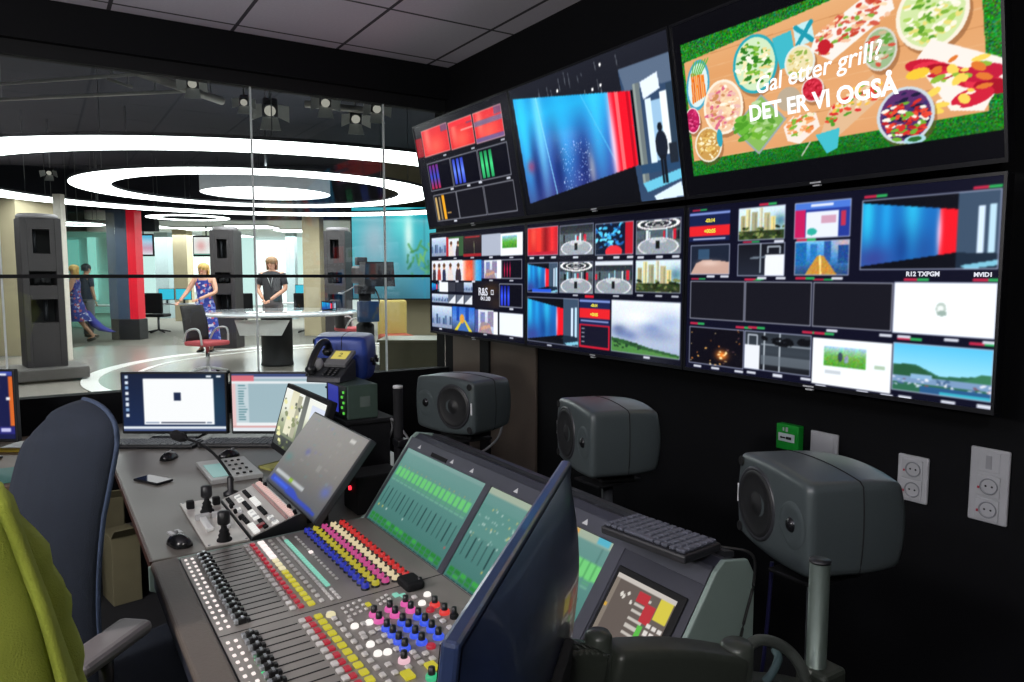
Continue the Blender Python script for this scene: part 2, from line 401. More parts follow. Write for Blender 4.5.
def pic_u1():
    c = Cv(300, 170, '#14141c')
    for i, (a, b, t, bt) in enumerate(((.085, .385, .06, .31), (.40, .645, .07, .32), (.66, .92, .07, .33))):
        q = c.sub(a, t, b, bt); q.rect(0, 0, 1, 1, '#e2222e'); q.blob(.5, .7, .35, .4, '#ff6a55', .8); q.rect(.75, 0, 1, .25, '#44507e', .7); q.blob(.2, .3, .12, .5, '#ff9a82', .6)
        if i == 1: q.rect(0, 0, 1, .18, '#f0303a'); q.rect(.5, .38, 1, .42, '#f5a9a0')
        if i == 2: q.rect(0, .3, 1, .45, '#5a6690', .8); q.rect(0, .85, 1, 1, '#5361a0', .8)
        q.frame('#e7b9b4')
    c.rect(.0, .12, .08, .3, '#b81d2a', .8)
    for i, (a, b, k) in enumerate(((.095, .36, ('#7a2a80', '#3b4fc8', '#c02848')), (.365, .645, ('#2e3fc0', '#6a8cff', '#3444c8')), (.655, .925, ('#1f8d50', '#48e08a', '#2aa060')))):
        q = c.sub(a, .375, b, .645); bars(q, k, .06, 3, .1, .15); q.frame('#b9bcc8')
    for i, (a, b) in enumerate(((.105, .37), (.375, .655), (.66, .935))):
        q = c.sub(a, .69, b, .945); q.rect(0, 0, 1, 1, '#15151d'); q.frame('#b9bcc8')
    q = c.sub(.105, .69, .37, .945); q.rect(.05, .08, .14, .95, '#c9a86a'); q.rect(.22, .08, .29, .95, '#8a7a60'); q.rect(.36, .05, .47, .95, '#f0a828'); q.rect(.5, .7, .68, .76, '#c09858')
    return marks(c, [(.3, .335), (.6, .345), (.88, .345), (.32, .655), (.5, .655), (.62, .65), (.88, .66), (.3, .955)])
def pic_u2():
    c = Cv(360, 205, '#14161f')
    c.vg('#20222c', '#14161f', '#0b0c12')
    for _ in range(26): x = RNG.uniform(.1, .95); y = RNG.uniform(.02, .22); c.line(x, y, x+.004, y+RNG.uniform(.02, .1), '#6f757e', .004, .7)
    for x, y in ((.36, .13), (.58, .2), (.63, .19), (.64, .06)): c.ell(x, y, .006, .012, '#ffffff')
    c.poly([(.735, .13), (1, .17), (1, 1), (.78, 1)], '#334a6a'); c.poly([(.735, .13), (1, .13), (1, .30), (.76, .28)], '#5b6d86')
    c.poly([(.84, .25), (.93, .22), (.935, .32), (.85, .36)], '#e9f4ff'); c.rect(.855, .36, .885, .78, '#e2f3ff'); c.rect(.885, .38, .93, .75, '#9ec6e6'); c.rect(.93, .34, .965, .72, '#f3fbff')
    c.rect(.965, .3, 1, .75, '#2d4156'); c.rect(.80, .25, .835, .88, '#6f7a7c'); c.rect(.802, .25, .815, .88, '#94a09c')
    c.poly([(.8, .88), (1, .82), (1, .88), (.82, .94)], '#6cc8e6'); c.poly([(.85, .97), (.99, .90), (1, .99), (.86, 1)], '#dff2ff'); c.rect(.8, .76, 1, .82, '#2a4a6e')
    c.ell(.915, .55, .012, .03, '#151a24'); c.ell(.915, .66, .03, .09, '#1a2130'); c.rect(.902, .72, .914, .9, '#151a24'); c.rect(.918, .72, .93, .9, '#151a24'); c.rect(.95, .66, .99, .78, '#222a36')
    P = [(.03, .075), (.785, .283), (.785, .757), (.05, .905)]
    X, Y = c.xy(); m0 = Cv(360, 205); m0.poly(P, '#ffffff'); k = m0.a[..., 0] > .5
    d = Cv(360, 205); d.vg('#1b86d8', '#28b4f0', '#2f74d0', '#3a4aa0', '#43386e')
    for x, w_, kk, al in ((.08, .05, '#37d6ff', .8), (.2, .035, '#7fe9ff', .75), (.36, .06, '#2cc0f5', .6), (.58, .05, '#3fd6ff', .7)): d.blob(x, .3, w_, .5, kk, al)
    for x, w_ in ((.30, .04), (.48, .05), (.14, .03)): d.blob(x, .68, w_, .25, '#101f5e', .7)
    d.line(.2, .1, .27, .9, '#8fe0ff', .008, .6); d.line(.5, .2, .68, .75, '#5cc8f5', .006, .6)
    d.dots(140, ['#f0f6ff', '#9fc9ff', '#cfe0ff'], (.001, .003), (.32, .5, .52, .85)); d.blob(.1, .62, .03, .05, '#c02a50', .6); d.blob(.52, .72, .02, .12, '#e8ddc8', .5)
    d.rect(.665, 0, 1, 1, '#f4142a'); d.rect(.70, 0, .72, 1, '#ff6a70'); d.rect(.76, 0, .775, 1, '#c00d22'); d.blob(.665, .6, .018, .35, '#f7d4ee', .9)
    c.a[k] = d.a[k]
    c.poly([(.79, .28), (.80, .285), (.80, .76), (.79, .758)], '#05060a')
    return c
def pic_u3():
    W, H = 560, 319; c = Cv(W, H, '#07070c'); asp = W/H
    g = c.sub(.034, .12, 1, .885); g.rect(0, 0, 1, 1, '#1f7a22'); g.noise(.12, 2); g.blob(.5, 1, .6, .1, '#0f5a18', .6)
    wood = Cv(W, H); wood.vg('#e9b784', '#dd9e66', '#e3a873', '#d8925c')
    for i in range(14):
        y = i/14; wood.line(0, y, 1, y+.03, '#b97a48' if i % 3 == 0 else '#e8b888', .002, .6)
    m = Cv(W, H); m.poly([(.042, .225), (.85, .125), (.955, .125), (.967, .80), (.5, .80), (.042, .795)], '#ffffff'); k = m.a[..., 0] > .5; c.a[k] = wood.a[k]
    def bowl(x, y, rx, ry, rim, fill, cs, n, r=(.008, .016)):
        n = int(n*3); r = (r[0]*.45, r[1]*.6)
        c.ell(x+.006, y+.02, rx, ry, '#7a4a2a', .5); c.ell(x, y, rx, ry, rim); c.ell(x, y, rx*.88, ry*.9, fill)
        c.dots(n, cs, r, (x-rx, y-ry, x+rx, y+ry), lambda a, b: ((a-x)/rx)**2+((b-y)/ry)**2 < .62)
    # carrots
    c.ell(.092, .37, .05, .14, '#4aa3c0', 1, .1); c.ell(.092, .37, .042, .12, '#d9ecec', 1, .1)
    for i in range(7): c.line(.07+i*.008, .30+i*.004, .066+i*.009, .46-i*.004, ['#f07818', '#e0640e', '#f79030'][i % 3], .006)
    for i in range(6): c.line(.07+i*.008, .31, .085+i*.012, .24, '#58b03a', .004)
    bowl(.322, .345, .082, .15, '#2aa6b4', '#cfe6c0', ['#7fb83a', '#4f9a2a', '#f3e9b8', '#e9d48a', '#fbf6e6', '#2f7a22'], 70)
    bowl(.187, .525, .08, .15, '#f6ead6', '#efc9a6', ['#f3d9b0', '#e8a884', '#d86a86', '#fbf3e0', '#c98a5a', '#e9b8b0'], 70)
    bowl(.055, .56, .033, .075, '#f3e2e0', '#b81e58', ['#d83a74', '#8e1242', '#e85a90'], 22, (.004, .009))
    bowl(.112, .715, .058, .10, '#eae3cf', '#c99a52', ['#f0d890', '#e3bd66', '#b98438', '#f7ecc4'], 46, (.006, .011)); c.ell(.162, .69, .012, .05, '#2f9fb4')
    # lettuce tray
    c.poly([(.215, .655), (.335, .505), (.418, .66), (.31, .82)], '#9aa6a6'); c.poly([(.222, .655), (.335, .518), (.408, .66), (.31, .805)], '#86b85a')
    c.dots(110, ['#6cb033', '#8fc850', '#b9d8a0', '#5a9a34', '#a8cf88'], (.005, .011), (.235, .53, .4, .79), lambda a, b: abs((a-.315)/.085)+abs((b-.66)/.14) < .85)
    c.dots(16, ['#69b53a', '#4f9a2a'], (.008, .016), (.225, .60, .28, .72))
    # napkin and small bowls on top
    c.poly([(.39, .245), (.455, .235), (.465, .40), (.41, .41)], '#3fb6c6'); c.poly([(.462, .22), (.52, .215), (.528, .315), (.468, .325)], '#bfe6ea'); c.line(.47, .23, .52, .31, '#1f98ac', .012); c.line(.52, .225, .472, .315, '#1f98ac', .012)
    bowl(.475, .40, .05, .085, '#dfe6e0', '#e9dcae', ['#d8c070', '#8fae4a', '#f5edc8'], 30, (.005, .01))
    # skewer board
    c.poly([(.512, .36), (.53, .295), (.74, .15), (.755, .285), (.575, .435)], '#f2ede6')
    c.dots(150, ['#e8a070', '#d05a48', '#f5d7b0', '#7fae3f', '#c8442f', '#f0c0a0'], (.004, .009), (.53, .2, .74, .40), lambda a, b: abs(b-(.345-(a-.54)*.55)) < .065)
    bowl(.712, .44, .046, .095, '#d6d3c8', '#9db88a', ['#d7d7c2', '#d0533f', '#5f9e3c', '#c9b48f'], 26)
    bowl(.845, .35, .088, .15, '#f2ead8', '#cfe2a4', ['#f5efd8', '#e5d87a', '#7fb03a', '#5b9a2c', '#f7f3e4', '#a9cf60'], 80)
    # red board
    c.poly([(.80, .53), (.842, .455), (1, .60), (1, .68), (.955, .795), (.88, .77)], '#f4ece4')
    for i in range(9): x = .80+i*.02; c.ell(x+.02, .56+i*.018, .05, .028, ['#c81a34', '#e23048', '#a80e26'][i % 3], 1, .5)
    c.ell(.93, .73, .05, .035, '#d0203a', 1, -.4); c.ell(.955, .64, .05, .035, '#c2183a', 1, .2); c.dots(34, ['#f3d35a', '#8fb83a', '#f6efe0', '#e07830'], (.005, .013), (.80, .55, .96, .76))
    c.ell(.805, .585, .03, .022, '#f2c83a', 1, -.2)
    # big berry bowl
    bowl(.768, .755, .075, .125, '#c9d4dc', '#5a2f6a', ['#2c2350', '#3b2f6e', '#1f1a3c'], 30, (.008, .014))
    c.dots(110, ['#d8322c', '#e84a34', '#6fae34', '#f5f2e4', '#b81e24'], (.004, .009), (.715, .70, .83, .86), lambda a, b: ((a-.768)/.06)**2+((b-.765)/.1)**2 < 1); c.ell(.79, .868, .028, .02, '#a9d6e2'); c.ell(.79, .866, .018, .011, '#2a6a30')
    # wrap board and shrimp cup
    c.poly([(.52, .79), (.555, .665), (.69, .545), (.72, .64), (.575, .80)], '#e0b890'); c.poly([(.508, .77), (.585, .755), (.575, .85), (.54, .87)], '#43bccb')
    c.dots(120, ['#7fbe3a', '#e24a34', '#f2c050', '#4f9a2a', '#f0e2c0', '#d83030'], (.004, .008), (.55, .58, .71, .74), lambda a, b: abs(b-(.69-(a-.57)*.7)) < .05)
    c.poly([(.405, .70), (.44, .655), (.515, .66), (.525, .73), (.455, .80), (.415, .775)], '#f3e6dc'); c.dots(50, ['#e88a4a', '#f0a870', '#7fb43a', '#f7e6c8', '#d86a3a'], (.004, .009), (.42, .66, .5, .75))
    c.ell(.555, .36, .02, .035, '#c01f2c'); bowl(.51, .545, .036, .06, '#e4d8d4', '#c8283c', ['#e03a50', '#a81426'], 16, (.005, .009)); c.ell(.43, .565, .04, .06, '#b9a890'); c.line(.46, .86, .49, .80, '#b9bcae', .004)
    c.rect(0, 0, 1, .118, '#07070c'); c.rect(0, .885, 1, 1, '#07070c'); c.rect(0, 0, .034, 1, '#07070c')
    return c
def pic_l1():
    c = Cv(320, 182, '#0b0c1c')
    R1 = (.045, .235)
    skylite(c.sub(.015, .045, .195, .23)); q = c.sub(.195, .05, .39, .235); q.vg('#3b6a3c', '#7a5a4a'); people(q.sub(.1, .1, .9, 1), 2); q.rect(0, 0, .15, 1, '#bb2c34'); q.rect(.75, 0, 1, 1, '#375b3a')
    q = c.sub(.39, .05, .58, .245); q.vg('#3a2a2c', '#1c1c22'); q.rect(.1, .05, .9, .12, '#b42a30'); q.rect(0, .85, 1, 1, '#a0242c'); q.line(.6, .3, .62, .85, '#8a8f6a', .02)
    c.rect(.583, .055, .768, .245, '#aeb6c8'); c.rect(.77, .06, .965, .255, '#f2f7fb'); q = c.sub(.785, .085, .915, .185); q.vg('#8fc6e8', '#5fae3c', '#3c8a2a'); q.noise(.1)
    people(c.sub(.015, .275, .197, .47), 3); people(c.sub(.197, .275, .379, .47), 2)
    q = c.sub(.379, .28, .582, .47); q.hg('#f7f0ee', '#f06848', '#e85030', '#58b8e8', '#2a90d8'); q.blob(.35, .7, .2, .3, '#ff8a60', .8); q.noise(.06)
    street(c.sub(.582, .285, .735, .45)); c.rect(.735, .285, .775, .45, '#f4f6fb'); bars(c.sub(.778, .285, .96, .45), ('#20102c', '#d02050', '#781838'), .12, 3, .05, .14)
    led(c.sub(.014, .493, .107, .585)); c.rect(.107, .49, .213, .59, '#eef2f8'); c.rect(.215, .49, .30, .585, '#3a3c48'); c.rect(.305, .49, .39, .585, '#2c2f3c'); skylite(c.sub(.393, .49, .487, .585))
    skylite(c.sub(.013, .612, .107, .70)); skylite(c.sub(.107, .612, .213, .70))
    for i in range(3):
        q = c.sub(.213+.092*i, .612, .300+.092*i, .70); q.rect(0, 0, 1, 1, '#e4e8ef'); q.poly([(0, 0), (1, 0), (0, 1)], '#5c6474')
    q = c.sub(.504, .475, .752, .72); q.rect(0, 0, 1, 1, '#171520'); q.blob(.7, .3, .3, .2, '#4a3420', .7); q.blob(.9, .8, .3, .2, '#3a2c24', .6)
    bars(c.sub(.757, .497, .964, .697), ('#101a80', '#3a5aff', '#2838c8'), .06, 3, .1, .15)
    skylite(c.sub(.011, .73, .255, .95)); q = c.sub(.258, .725, .51, .955); q.vg('#2c6ad0', '#5a8ad8', '#3a4a6a'); q.rect(.2, 0, .32, .6, '#1c48a8'); q.rect(.6, 0, .75, .6, '#1c48a8'); q.poly([(.1, 1), (.4, .55), (.6, .55), (.9, 1)], '#d8c83a'); q.poly([(.25, 1), (.45, .6), (.55, .6), (.75, 1)], '#3c6ab0'); q.ell(.45, .5, .1, .2, '#e0a040'); q.noise(.05)
    street(c.sub(.512, .735, .70, .95)); c.rect(.70, .745, .74, .95, '#f4f6fb'); c.rect(.756, .75, .968, .947, '#eef4fa')
    for q in ((.756, .75, .968, .947), (.757, .497, .964, .697), (.778, .285, .96, .45)): c.sub(*q).frame('#c9cede')
    return marks(c, [(.1, .25), (.28, .25), (.47, .252), (.66, .255), (.85, .262), (.1, .475), (.3, .475), (.48, .475), (.66, .46), (.85, .46), (.85, .705), (.1, .957), (.6, .955), (.85, .955)])
def pic_l2():
    c = Cv(340, 194, '#0b0c1c')
    q = c.sub(.013, .035, .25, .262); q.hg('#f03028', '#c81a24', '#ff3a30', '#8e0e18', '#f02a30', '#c01828'); q.rect(0, .86, 1, 1, '#c81c38'); q.blob(.2, .3, .1, .5, '#ff6a50', .7)
    ringset(c.sub(.262, .04, .493, .27), False)
    q = c.sub(.507, .05, .734, .28); q.rect(0, 0, 1, 1, '#0c1830'); q.dots(60, ['#2a8ad8', '#46c0f0', '#1b5aa8', '#6fe0ff', '#0c1830'], (.02, .05), (0, 0, .75, .75)); q.rect(.8, 0, 1, 1, '#c01a2c'); q.ell(.5, .9, .22, .2, '#e8303a')
    ringset(c.sub(.75, .055, .983, .286), True)
    led(c.sub(.013, .318, .25, .563)); c.rect(.05, .53, .2, .56, '#2a5ae0'); ringset(c.sub(.262, .318, .493, .555), True); q = ringset(c.sub(.507, .32, .734, .55), False); c.rect(.507, .32, .734, .35, '#dfe5ee'); skyline(c.sub(.75, .322, .986, .538))
    led(c.sub(.013, .598, .40, .962))
    q = c.sub(.405, .592, .603, .958); q.rect(0, 0, 1, 1, '#1a2450'); q.rect(.0, .03, 1, .07, '#7f94d8'); q.rect(0, .20, 1, .4, '#e8242c'); q.rect(.05, .44, .95, .47, '#8fa0d8'); q.rect(0, .52, 1, 1, '#d01c34'); q.rect(.04, .55, .96, .96, '#151528')
    for i in range(4): q.rect(.08, .6+.09*i, .18, .615+.09*i, '#d8dcec')
    q = c.sub(.611, .592, .988, .957); q.vg('#eef3f8', '#dfe8f2', '#c3cfe2', '#9aaccc')
    for x, y, rx, ry, k in ((.15, .62, .14, .10, '#5f74aa'), (.30, .66, .12, .09, '#6a7cb4'), (.62, .5, .16, .12, '#6f88c0'), (.85, .35, .2, .15, '#a3b6dc'), (.4, .3, .2, .12, '#f8fbff'), (.7, .62, .3, .12, '#8a9ac0'), (.12, .55, .1, .08, '#63729c')): q.blob(x, y, rx, ry, k, .8)
    q.poly([(0, .72), (.25, .76), (.6, .86), (1, .93), (1, 1), (0, 1)], '#2c5a30'); q.poly([(0, .78), (.5, .9), (1, .97), (1, 1), (0, 1)], '#4f8a44'); q.dots(18, ['#1c3a24', '#23472a'], (.012, .022), (0, .80, .5, .9)); q.noise(.025)
    for q in ((.013, .035, .25, .262), (.262, .04, .493, .27), (.507, .05, .734, .28), (.75, .055, .983, .286), (.013, .318, .25, .563), (.262, .318, .493, .555), (.507, .32, .734, .55), (.75, .322, .986, .538), (.611, .592, .988, .957), (.013, .598, .40, .962)): c.sub(*q).frame('#9aa2b8')
    c.rect(.44, .565, .50, .59, '#d81c30')
    return marks(c, [(.03, .275), (.11, .275), (.2, .275), (.36, .28), (.52, .29), (.62, .29), (.7, .29), (.76, .296), (.86, .296), (.94, .296), (.36, .565), (.62, .56), (.76, .55), (.86, .55), (.94, .55), (.17, .972), (.8, .966)])
def pic_l3():
    c = Cv(400, 228, '#0d0e22')
    q = c.sub(.008, .035, .186, .215); q.rect(0, 0, 1, 1, '#16204a'); q.rect(0, .05, 1, .12, '#7f94d8'); q.rect(0, .5, 1, .84, '#e8242c'); q.rect(.1, .9, .9, .94, '#aab4dc')
    skyline(c.sub(.219, .038, .397, .224)); q = c.sub(.431, .04, .612, .228); q.rect(0, 0, 1, 1, '#243a98'); q.rect(0, 0, 1, .2, '#4a78d8'); q.rect(.0, .2, .2, 1, '#c81c5e'); q.rect(.22, .28, .8, 1, '#e6ecf8'); q.rect(.5, .4, .75, .6, '#d0a0b8'); q.ell(.33, .82, .09, .1, '#2fb0a0'); q.rect(.84, .3, .92, .7, '#c03050'); q.rect(.3, .06, .7, .14, '#dfe8fa')
    q = c.sub(.016, .235, .187, .415); q.rect(0, 0, 1, 1, '#1c2436'); q.rect(.2, .15, .5, .5, '#33506e'); q.poly([(0, 1), (.15, .62), (.35, .5), (.8, .55), (1, .6), (1, 1)], '#c8a496'); q.blob(.5, .62, .25, .1, '#e8ccc0', .8)
    q = c.sub(.219, .24, .40, .424); q.vg('#14161e', '#232836'); q.rect(.6, .35, 1, 1, '#eef2f8'); q.line(.5, 0, .5, .9, '#9aa6b4', .02); q.line(.65, .3, .65, .12, '#aab4c0', .02); q.line(.65, .12, .9, .12, '#aab4c0', .02); q.line(.9, .12, .9, .32, '#aab4c0', .02); q.line(.3, .45, .6, .42, '#6a7684', .03)
    q = c.sub(.434, .243, .612, .42); q.vg('#6fc0f0', '#3a88d0', '#28406a'); q.blob(.9, .1, .2, .3, '#f0b0a0', .7); q.rect(0, .05, .22, .7, '#1f6ab0'); q.rect(.3, .1, .42, .6, '#2a78c0'); q.rect(.55, .0, .68, .6, '#2a5aa0'); q.rect(.8, .15, 1, .65, '#1f4a90'); q.poly([(.2, 1), (.42, .45), (.55, .45), (.8, 1)], '#c8903a'); q.line(.48, .45, .5, 1, '#ffe08a', .03); q.noise(.06)
    for x0, x1 in ((.018, .252), (.256, .497), (.503, .742)): q = c.sub(x0, .458, x1, .69); q.rect(0, 0, 1, 1, '#16161f'); q.frame('#b5b9c8')
    q = c.sub(.018, .737, .254, .965); q.rect(0, 0, 1, 1, '#0c0a14'); q.dots(26, ['#e8b060', '#c87838', '#f0d8a0', '#6a4a50'], (.008, .016)); q.blob(.62, .7, .1, .12, '#ff8a30', 1); q.dots(6, ['#ffe0a0'], (.01, .02), (.55, .6, .7, .8))
    q = c.sub(.258, .735, .502, .958); q.vg('#2a3038', '#39414a', '#14161c'); q.rect(0, .35, .25, 1, '#e8ecf4'); q.line(.06, .35, .06, .1, '#b0b8c4', .02); q.line(.06, .1, .2, .1, '#b0b8c4', .02); q.line(.2, .1, .2, .35, '#b0b8c4', .02)
    for x in (.32, .55): q.line(x, 0, x, 1, '#b8c2cc', .02)
    q.rect(.27, .3, 1, .34, '#a0aab4', .7); q.rect(.27, .6, 1, .85, '#6a747e', .7); q.dots(10, ['#0c0e12'], (.03, .06), (.3, .1, 1, .3))
    c.rect(.507, .745, .748, .985, '#f3f7fb'); q = c.sub(.545, .783, .676, .888); q.vg('#a8d4f0', '#6fb04a', '#4f9a30'); q.ell(.4, .5, .06, .25, '#3a4a5a'); q.ell(.55, .6, .05, .2, '#8a9ab0'); q.noise(.08); c.rect(.55, .91, .6, .925, '#c8d0d8'); c.rect(.70, .86, .73, .875, '#b0c8b0')
    q = c.sub(.745, .45, .998, .694); q.rect(0, 0, 1, 1, '#f7fbfd'); q.ell(.49, .5, .05, .12, '#b8c8c0'); q.ell(.485, .5, .03, .07, '#eef4f2'); q.ell(.5, .58, .05, .05, '#9ab0a8')
    q = c.sub(.75, .735, .998, .965); q.vg('#58c4f0', '#8fdcf8', '#c0ecfa'); q.poly([(0, .45), (.25, .42), (.5, .62), (.75, .58), (1, .5), (1, 1), (0, 1)], '#2f6a50'); q.poly([(0, .5), (.12, .42), (.3, .48), (.5, .68), (0, .7)], '#275a3c'); q.poly([(.72, .68), (.9, .5), (1, .5), (1, .7)], '#3a7a58')
    q.rect(0, .68, 1, .80, '#7a9ac0'); q.rect(.2, .62, .42, .72, '#8ab4d8'); q.dots(40, ['#c8d4e8', '#7a5a6a', '#e8ecf4', '#4a6a90', '#a04a4a'], (.01, .025), (0, .7, 1, .9)); q.rect(.3, .85, 1, 1, '#2a5a8a'); q.rect(.5, .93, 1, 1, '#3ab0c8')
    b = c.sub(.645, .057, .994, .395); led(b)
    for q in ((.645, .057, .994, .395), (.745, .45, .998, .694), (.75, .735, .998, .965), (.431, .04, .612, .228), (.434, .243, .612, .42), (.219, .24, .40, .424), (.219, .038, .397, .224), (.016, .235, .187, .415), (.018, .737, .254, .965), (.258, .735, .502, .958)): c.sub(*q).frame('#aab2cc')
    for x, y in ((.02, .437), (.25, .44), (.26, .437), (.5, .437), (.44, .43), (.77, .435), (.94, .435), (.02, .71), (.22, .715), (.27, .71), (.47, .715), (.51, .715), (.76, .71), (.94, .71), (.65, .035), (.93, .04), (.24, .226), (.44, .23), (.02, .02), (.3, .022)):
        c.rect(x, y, x+.035, y+.012, '#c02848'); c.rect(x+.035, y, x+.065, y+.012, '#2fa85a')
    return marks(c, [(.09, .42), (.15, .42), (.3, .43), (.37, .43), (.56, .428), (.36, .228), (.55, .697), (.71, .70), (.88, .70), (.97, .70), (.76, .7), (.04, .975), (.12, .975), (.22, .975), (.27, .968), (.37, .967), (.47, .965), (.52, .99), (.65, .99), (.72, .99), (.77, .985), (.88, .982), (.965, .98)])

def tv(label, y0, zb, x, tilt, picf, sub):
    t = thing('wall_screen', label, 'screen', (x, y0-.5*1.235, zb), -PI/2, 'wall screens of the video wall', rx=tilt)
    h = .7
    m = MB().b2(-TW/2, TW/2, .004, .045, 0, TH, bev=.006); m.b2(-.35, .35, .045, .075, .12, TH-.12, bev=.01)
    m.build('housing', FRM, t)
    bz = MB()
    for a in ((-TW/2, TW/2, 0, .014), (-TW/2, TW/2, TH-.010, TH), (-TW/2, -TW/2+.009, .014, TH-.01), (TW/2-.009, TW/2, .014, TH-.01)): bz.b2(a[0], a[1], -.004, .006, a[2], a[3])
    bz.build('bezel', pm('tv_bezel', '#1a1b20', .28), t)
    screen_obj('screen', picf(), T(0, .001, .013), TW-.016, TH-.022, TVG, t)
    MB().b2(-.022, .022, -.0052, -.004, .004, .010, bev=.0005).build('maker_mark', pm('silver_print', '#c4c7cc', .35), t)
    MB().b2(-.008, .020, -.010, .004, -.006, -.001, bev=.001).build('sensor_tab', pm('silver_print', '#c4c7cc', .35), t)
    mt = MB(); d = (WX-x)
    if tilt: mt.b2(-.1, .1, .07, .13, .15, .5).b2(-.04, .04, .12, d-.02, .2, .3)
    else: mt.b2(-.3, .3, .07, .12, .2, .5).b2(-.05, .05, .11, d-.003, .3, .42)
    mt.build('wall_bracket', DGREY, t)
    return t
YS = (4.70, 3.49, 2.255)
tl = math.asin(.12/.67)
u1 = tv('upper wall screen nearest the glass, showing red pictures over coloured sound meters', 4.70, 1.918, 2.32, tl, pic_u1, 0)
u2 = tv('upper middle wall screen showing a blue lit studio wall with a red end', 3.49, 1.918, 2.32, tl, pic_u2, 0)
u3 = tv('upper wall screen showing a picnic table of food with white lettering', 2.255, 1.918, 2.32, tl, pic_u3, 0)
l1 = tv('lower wall screen nearest the glass, showing a dense grid of small pictures', 4.70, 1.193, 2.32, 0, pic_l1, 0)
l2 = tv('lower middle wall screen with round studio views and a big cloudy sky picture', 3.49, 1.193, 2.32, 0, pic_l2, 0)
l3 = tv('lower wall screen with a row of blank dark tiles beside a white tile', 2.255, 1.193, 2.32, 0, pic_l3, 0)
def uv(u, v): return T((u-.5)*(TW-.016), -.0015, .013+(1-v)*(TH-.022)) @ R(PI/2)
AD = emis('advert_white', '#ffffff', 1.15)
text_mesh('Gal etter grill?', .084, 'caption', AD, u3, uv(.515, .455) @ R(0, 0, .03), shear=.22, bold=.0007, xs=1.0)
text_mesh('DET ER VI OGS\u00c5', .079, 'caption', AD, u3, uv(.52, .607) @ R(0, 0, -.02), bold=.0024, xs=.98)
SM = emis('caption_pale', '#e6e8f4', .95); YL = emis('caption_yellow', '#f2e44a', .95)
text_mesh('R&S', .068, 'caption', SM, l1, uv(.60, .575), bold=.001); MB().ring(.014, .021, 0, .0005, 4, 0, uv(.692, .575) @ R(0, 0, PI/4)).build('caption_box', SM, l1); text_mesh('04.1.200', .034, 'caption', SM, l1, uv(.625, .635), bold=.0005)
text_mesh('-03:14', .02, 'caption', YL, l2, uv(.505, .643), bold=.0008); text_mesh('+00:05', .022, 'caption', YL, l2, uv(.505, .71), bold=.0008)
text_mesh('-03:14', .02, 'caption', YL, l3, uv(.1, .092), bold=.0008); text_mesh('+00:05', .022, 'caption', YL, l3, uv(.1, .155), bold=.0008)
text_mesh('R12 TXPGM', .02, 'caption', SM, l3, uv(.82, .415), bold=.0006); text_mesh('MVID1', .018, 'caption', SM, l3, uv(.965, .418), bold=.0006)
# ================================================================ STUDIO BEYOND THE GLASS
SR = -PSI                                            # studio fittings face the control room window
def sp(px, d, z=.1):
    lat = (px-512)/FPX*d; return V((d*SPS+lat*CPS, d*CPS-lat*SPS, z))
def lz(lat, d, z=.1): return V((d*SPS+lat*CPS, d*CPS-lat*SPS, z))
FZ = .1
vinyl = pm('pale_vinyl_floor', '#9a948c', .22, var=.05, scale=2); carpet = pm('grey_green_carpet', '#6d6b62', .8, var=.12, scale=6)
struct('floor', MB().b2(-22, 26, GY+.12, 44, -.05, FZ), carpet)
RC = lz(-4.17, 12.5, FZ); FC_ = lz(-2.5, 12.1, FZ)
struct('floor', MB().lathe([(3.9, 0), (3.9, .012)], 96, 0, T(FC_), False), pm('pale_vinyl_disc', '#aaa59c', .22, var=.05, scale=2))
struct('floor', MB().b2(-9, 4.5, 4.3, 15.6, FZ-.02, FZ+.004, 0, R(0, 0, SR)), vinyl)
o = MB().ring(3.80, 4.02, .012, .02, 128, 0, T(FC_)).build('floor_ring_line', pm('white_floor_inlay', '#f2f0ec', .3)); tag(o, 'broad white ring inlaid in the studio floor around the news desk', 'floor marking')
o = MB().ring(3.30, 3.38, .012, .02, 128, 0, T(FC_)).build('floor_ring_line', MATS['white_floor_inlay']); tag(o, 'thin inner white ring inlaid in the studio floor under the news desk', 'floor marking')
sceil = pm('studio_dark_ceiling', '#3a3c48', .85, var=.2, scale=1.2)
struct('ceiling', MB().b2(-22, 26, GY+.12, 44, 4.5, 4.6), sceil)
def slab(name, mat, l0, l1, d0, d1, z0, z1):         # studio-aligned block
    return struct(name, MB().b2(l0, l1, d0, d1, z0, z1, 0, R(0, 0, SR)), mat)
pale = pm('office_white_wall', '#dfe9e8', .7); offc = pm('office_white_ceiling', '#e4ebea', .8)
slab('wall_far', pale, -24, 6, 29, 29.2, FZ, 4.5)
slab('trim_10', sceil, -24, 6, 19.8, 20.1, 3.07, 4.5)           # bulkhead where the studio ceiling ends
slab('ceiling', offc, -24, 6, 20.1, 29, 3.06, 3.12)
conc = pm('concrete_column', '#b7ab8d', .8, var=.15, scale=3, bump=.3, bscale=20)
def col(px0, px1, d, z0=FZ, z1=4.5, m=conc, name='wall_column'):
    a = (px0-512)/FPX*d; b = (px1-512)/FPX*d; return slab(name, m, a, b, d, d+abs(b-a), z0, z1)
col(-60, 21, 13.6, z1=3.05); col(304, 321, 18.2, z1=3.1); col(175, 189, 24, z1=3.06)
col(58.5, 66, 12.9, z1=3.0, m=pm('pale_post', '#d6cfc4', .6))
col(205, 212, 25, z1=3.06, m=pale); col(157, 170, 25.5, z1=3.06, m=pm('cool_grey_column', '#9fb0b3', .7)); col(287, 296, 25, z1=3.06, m=MATS['cool_grey_column'])
teal = pm('teal_tinted_partition', '#7fb0aa', .25, var=.2, scale=1)
slab('wall_side', glass_mat('teal_glass', (.50, .74, .70)), (66-512)/FPX*21, (116-512)/FPX*21, 21, 21.1, FZ, 3.07)
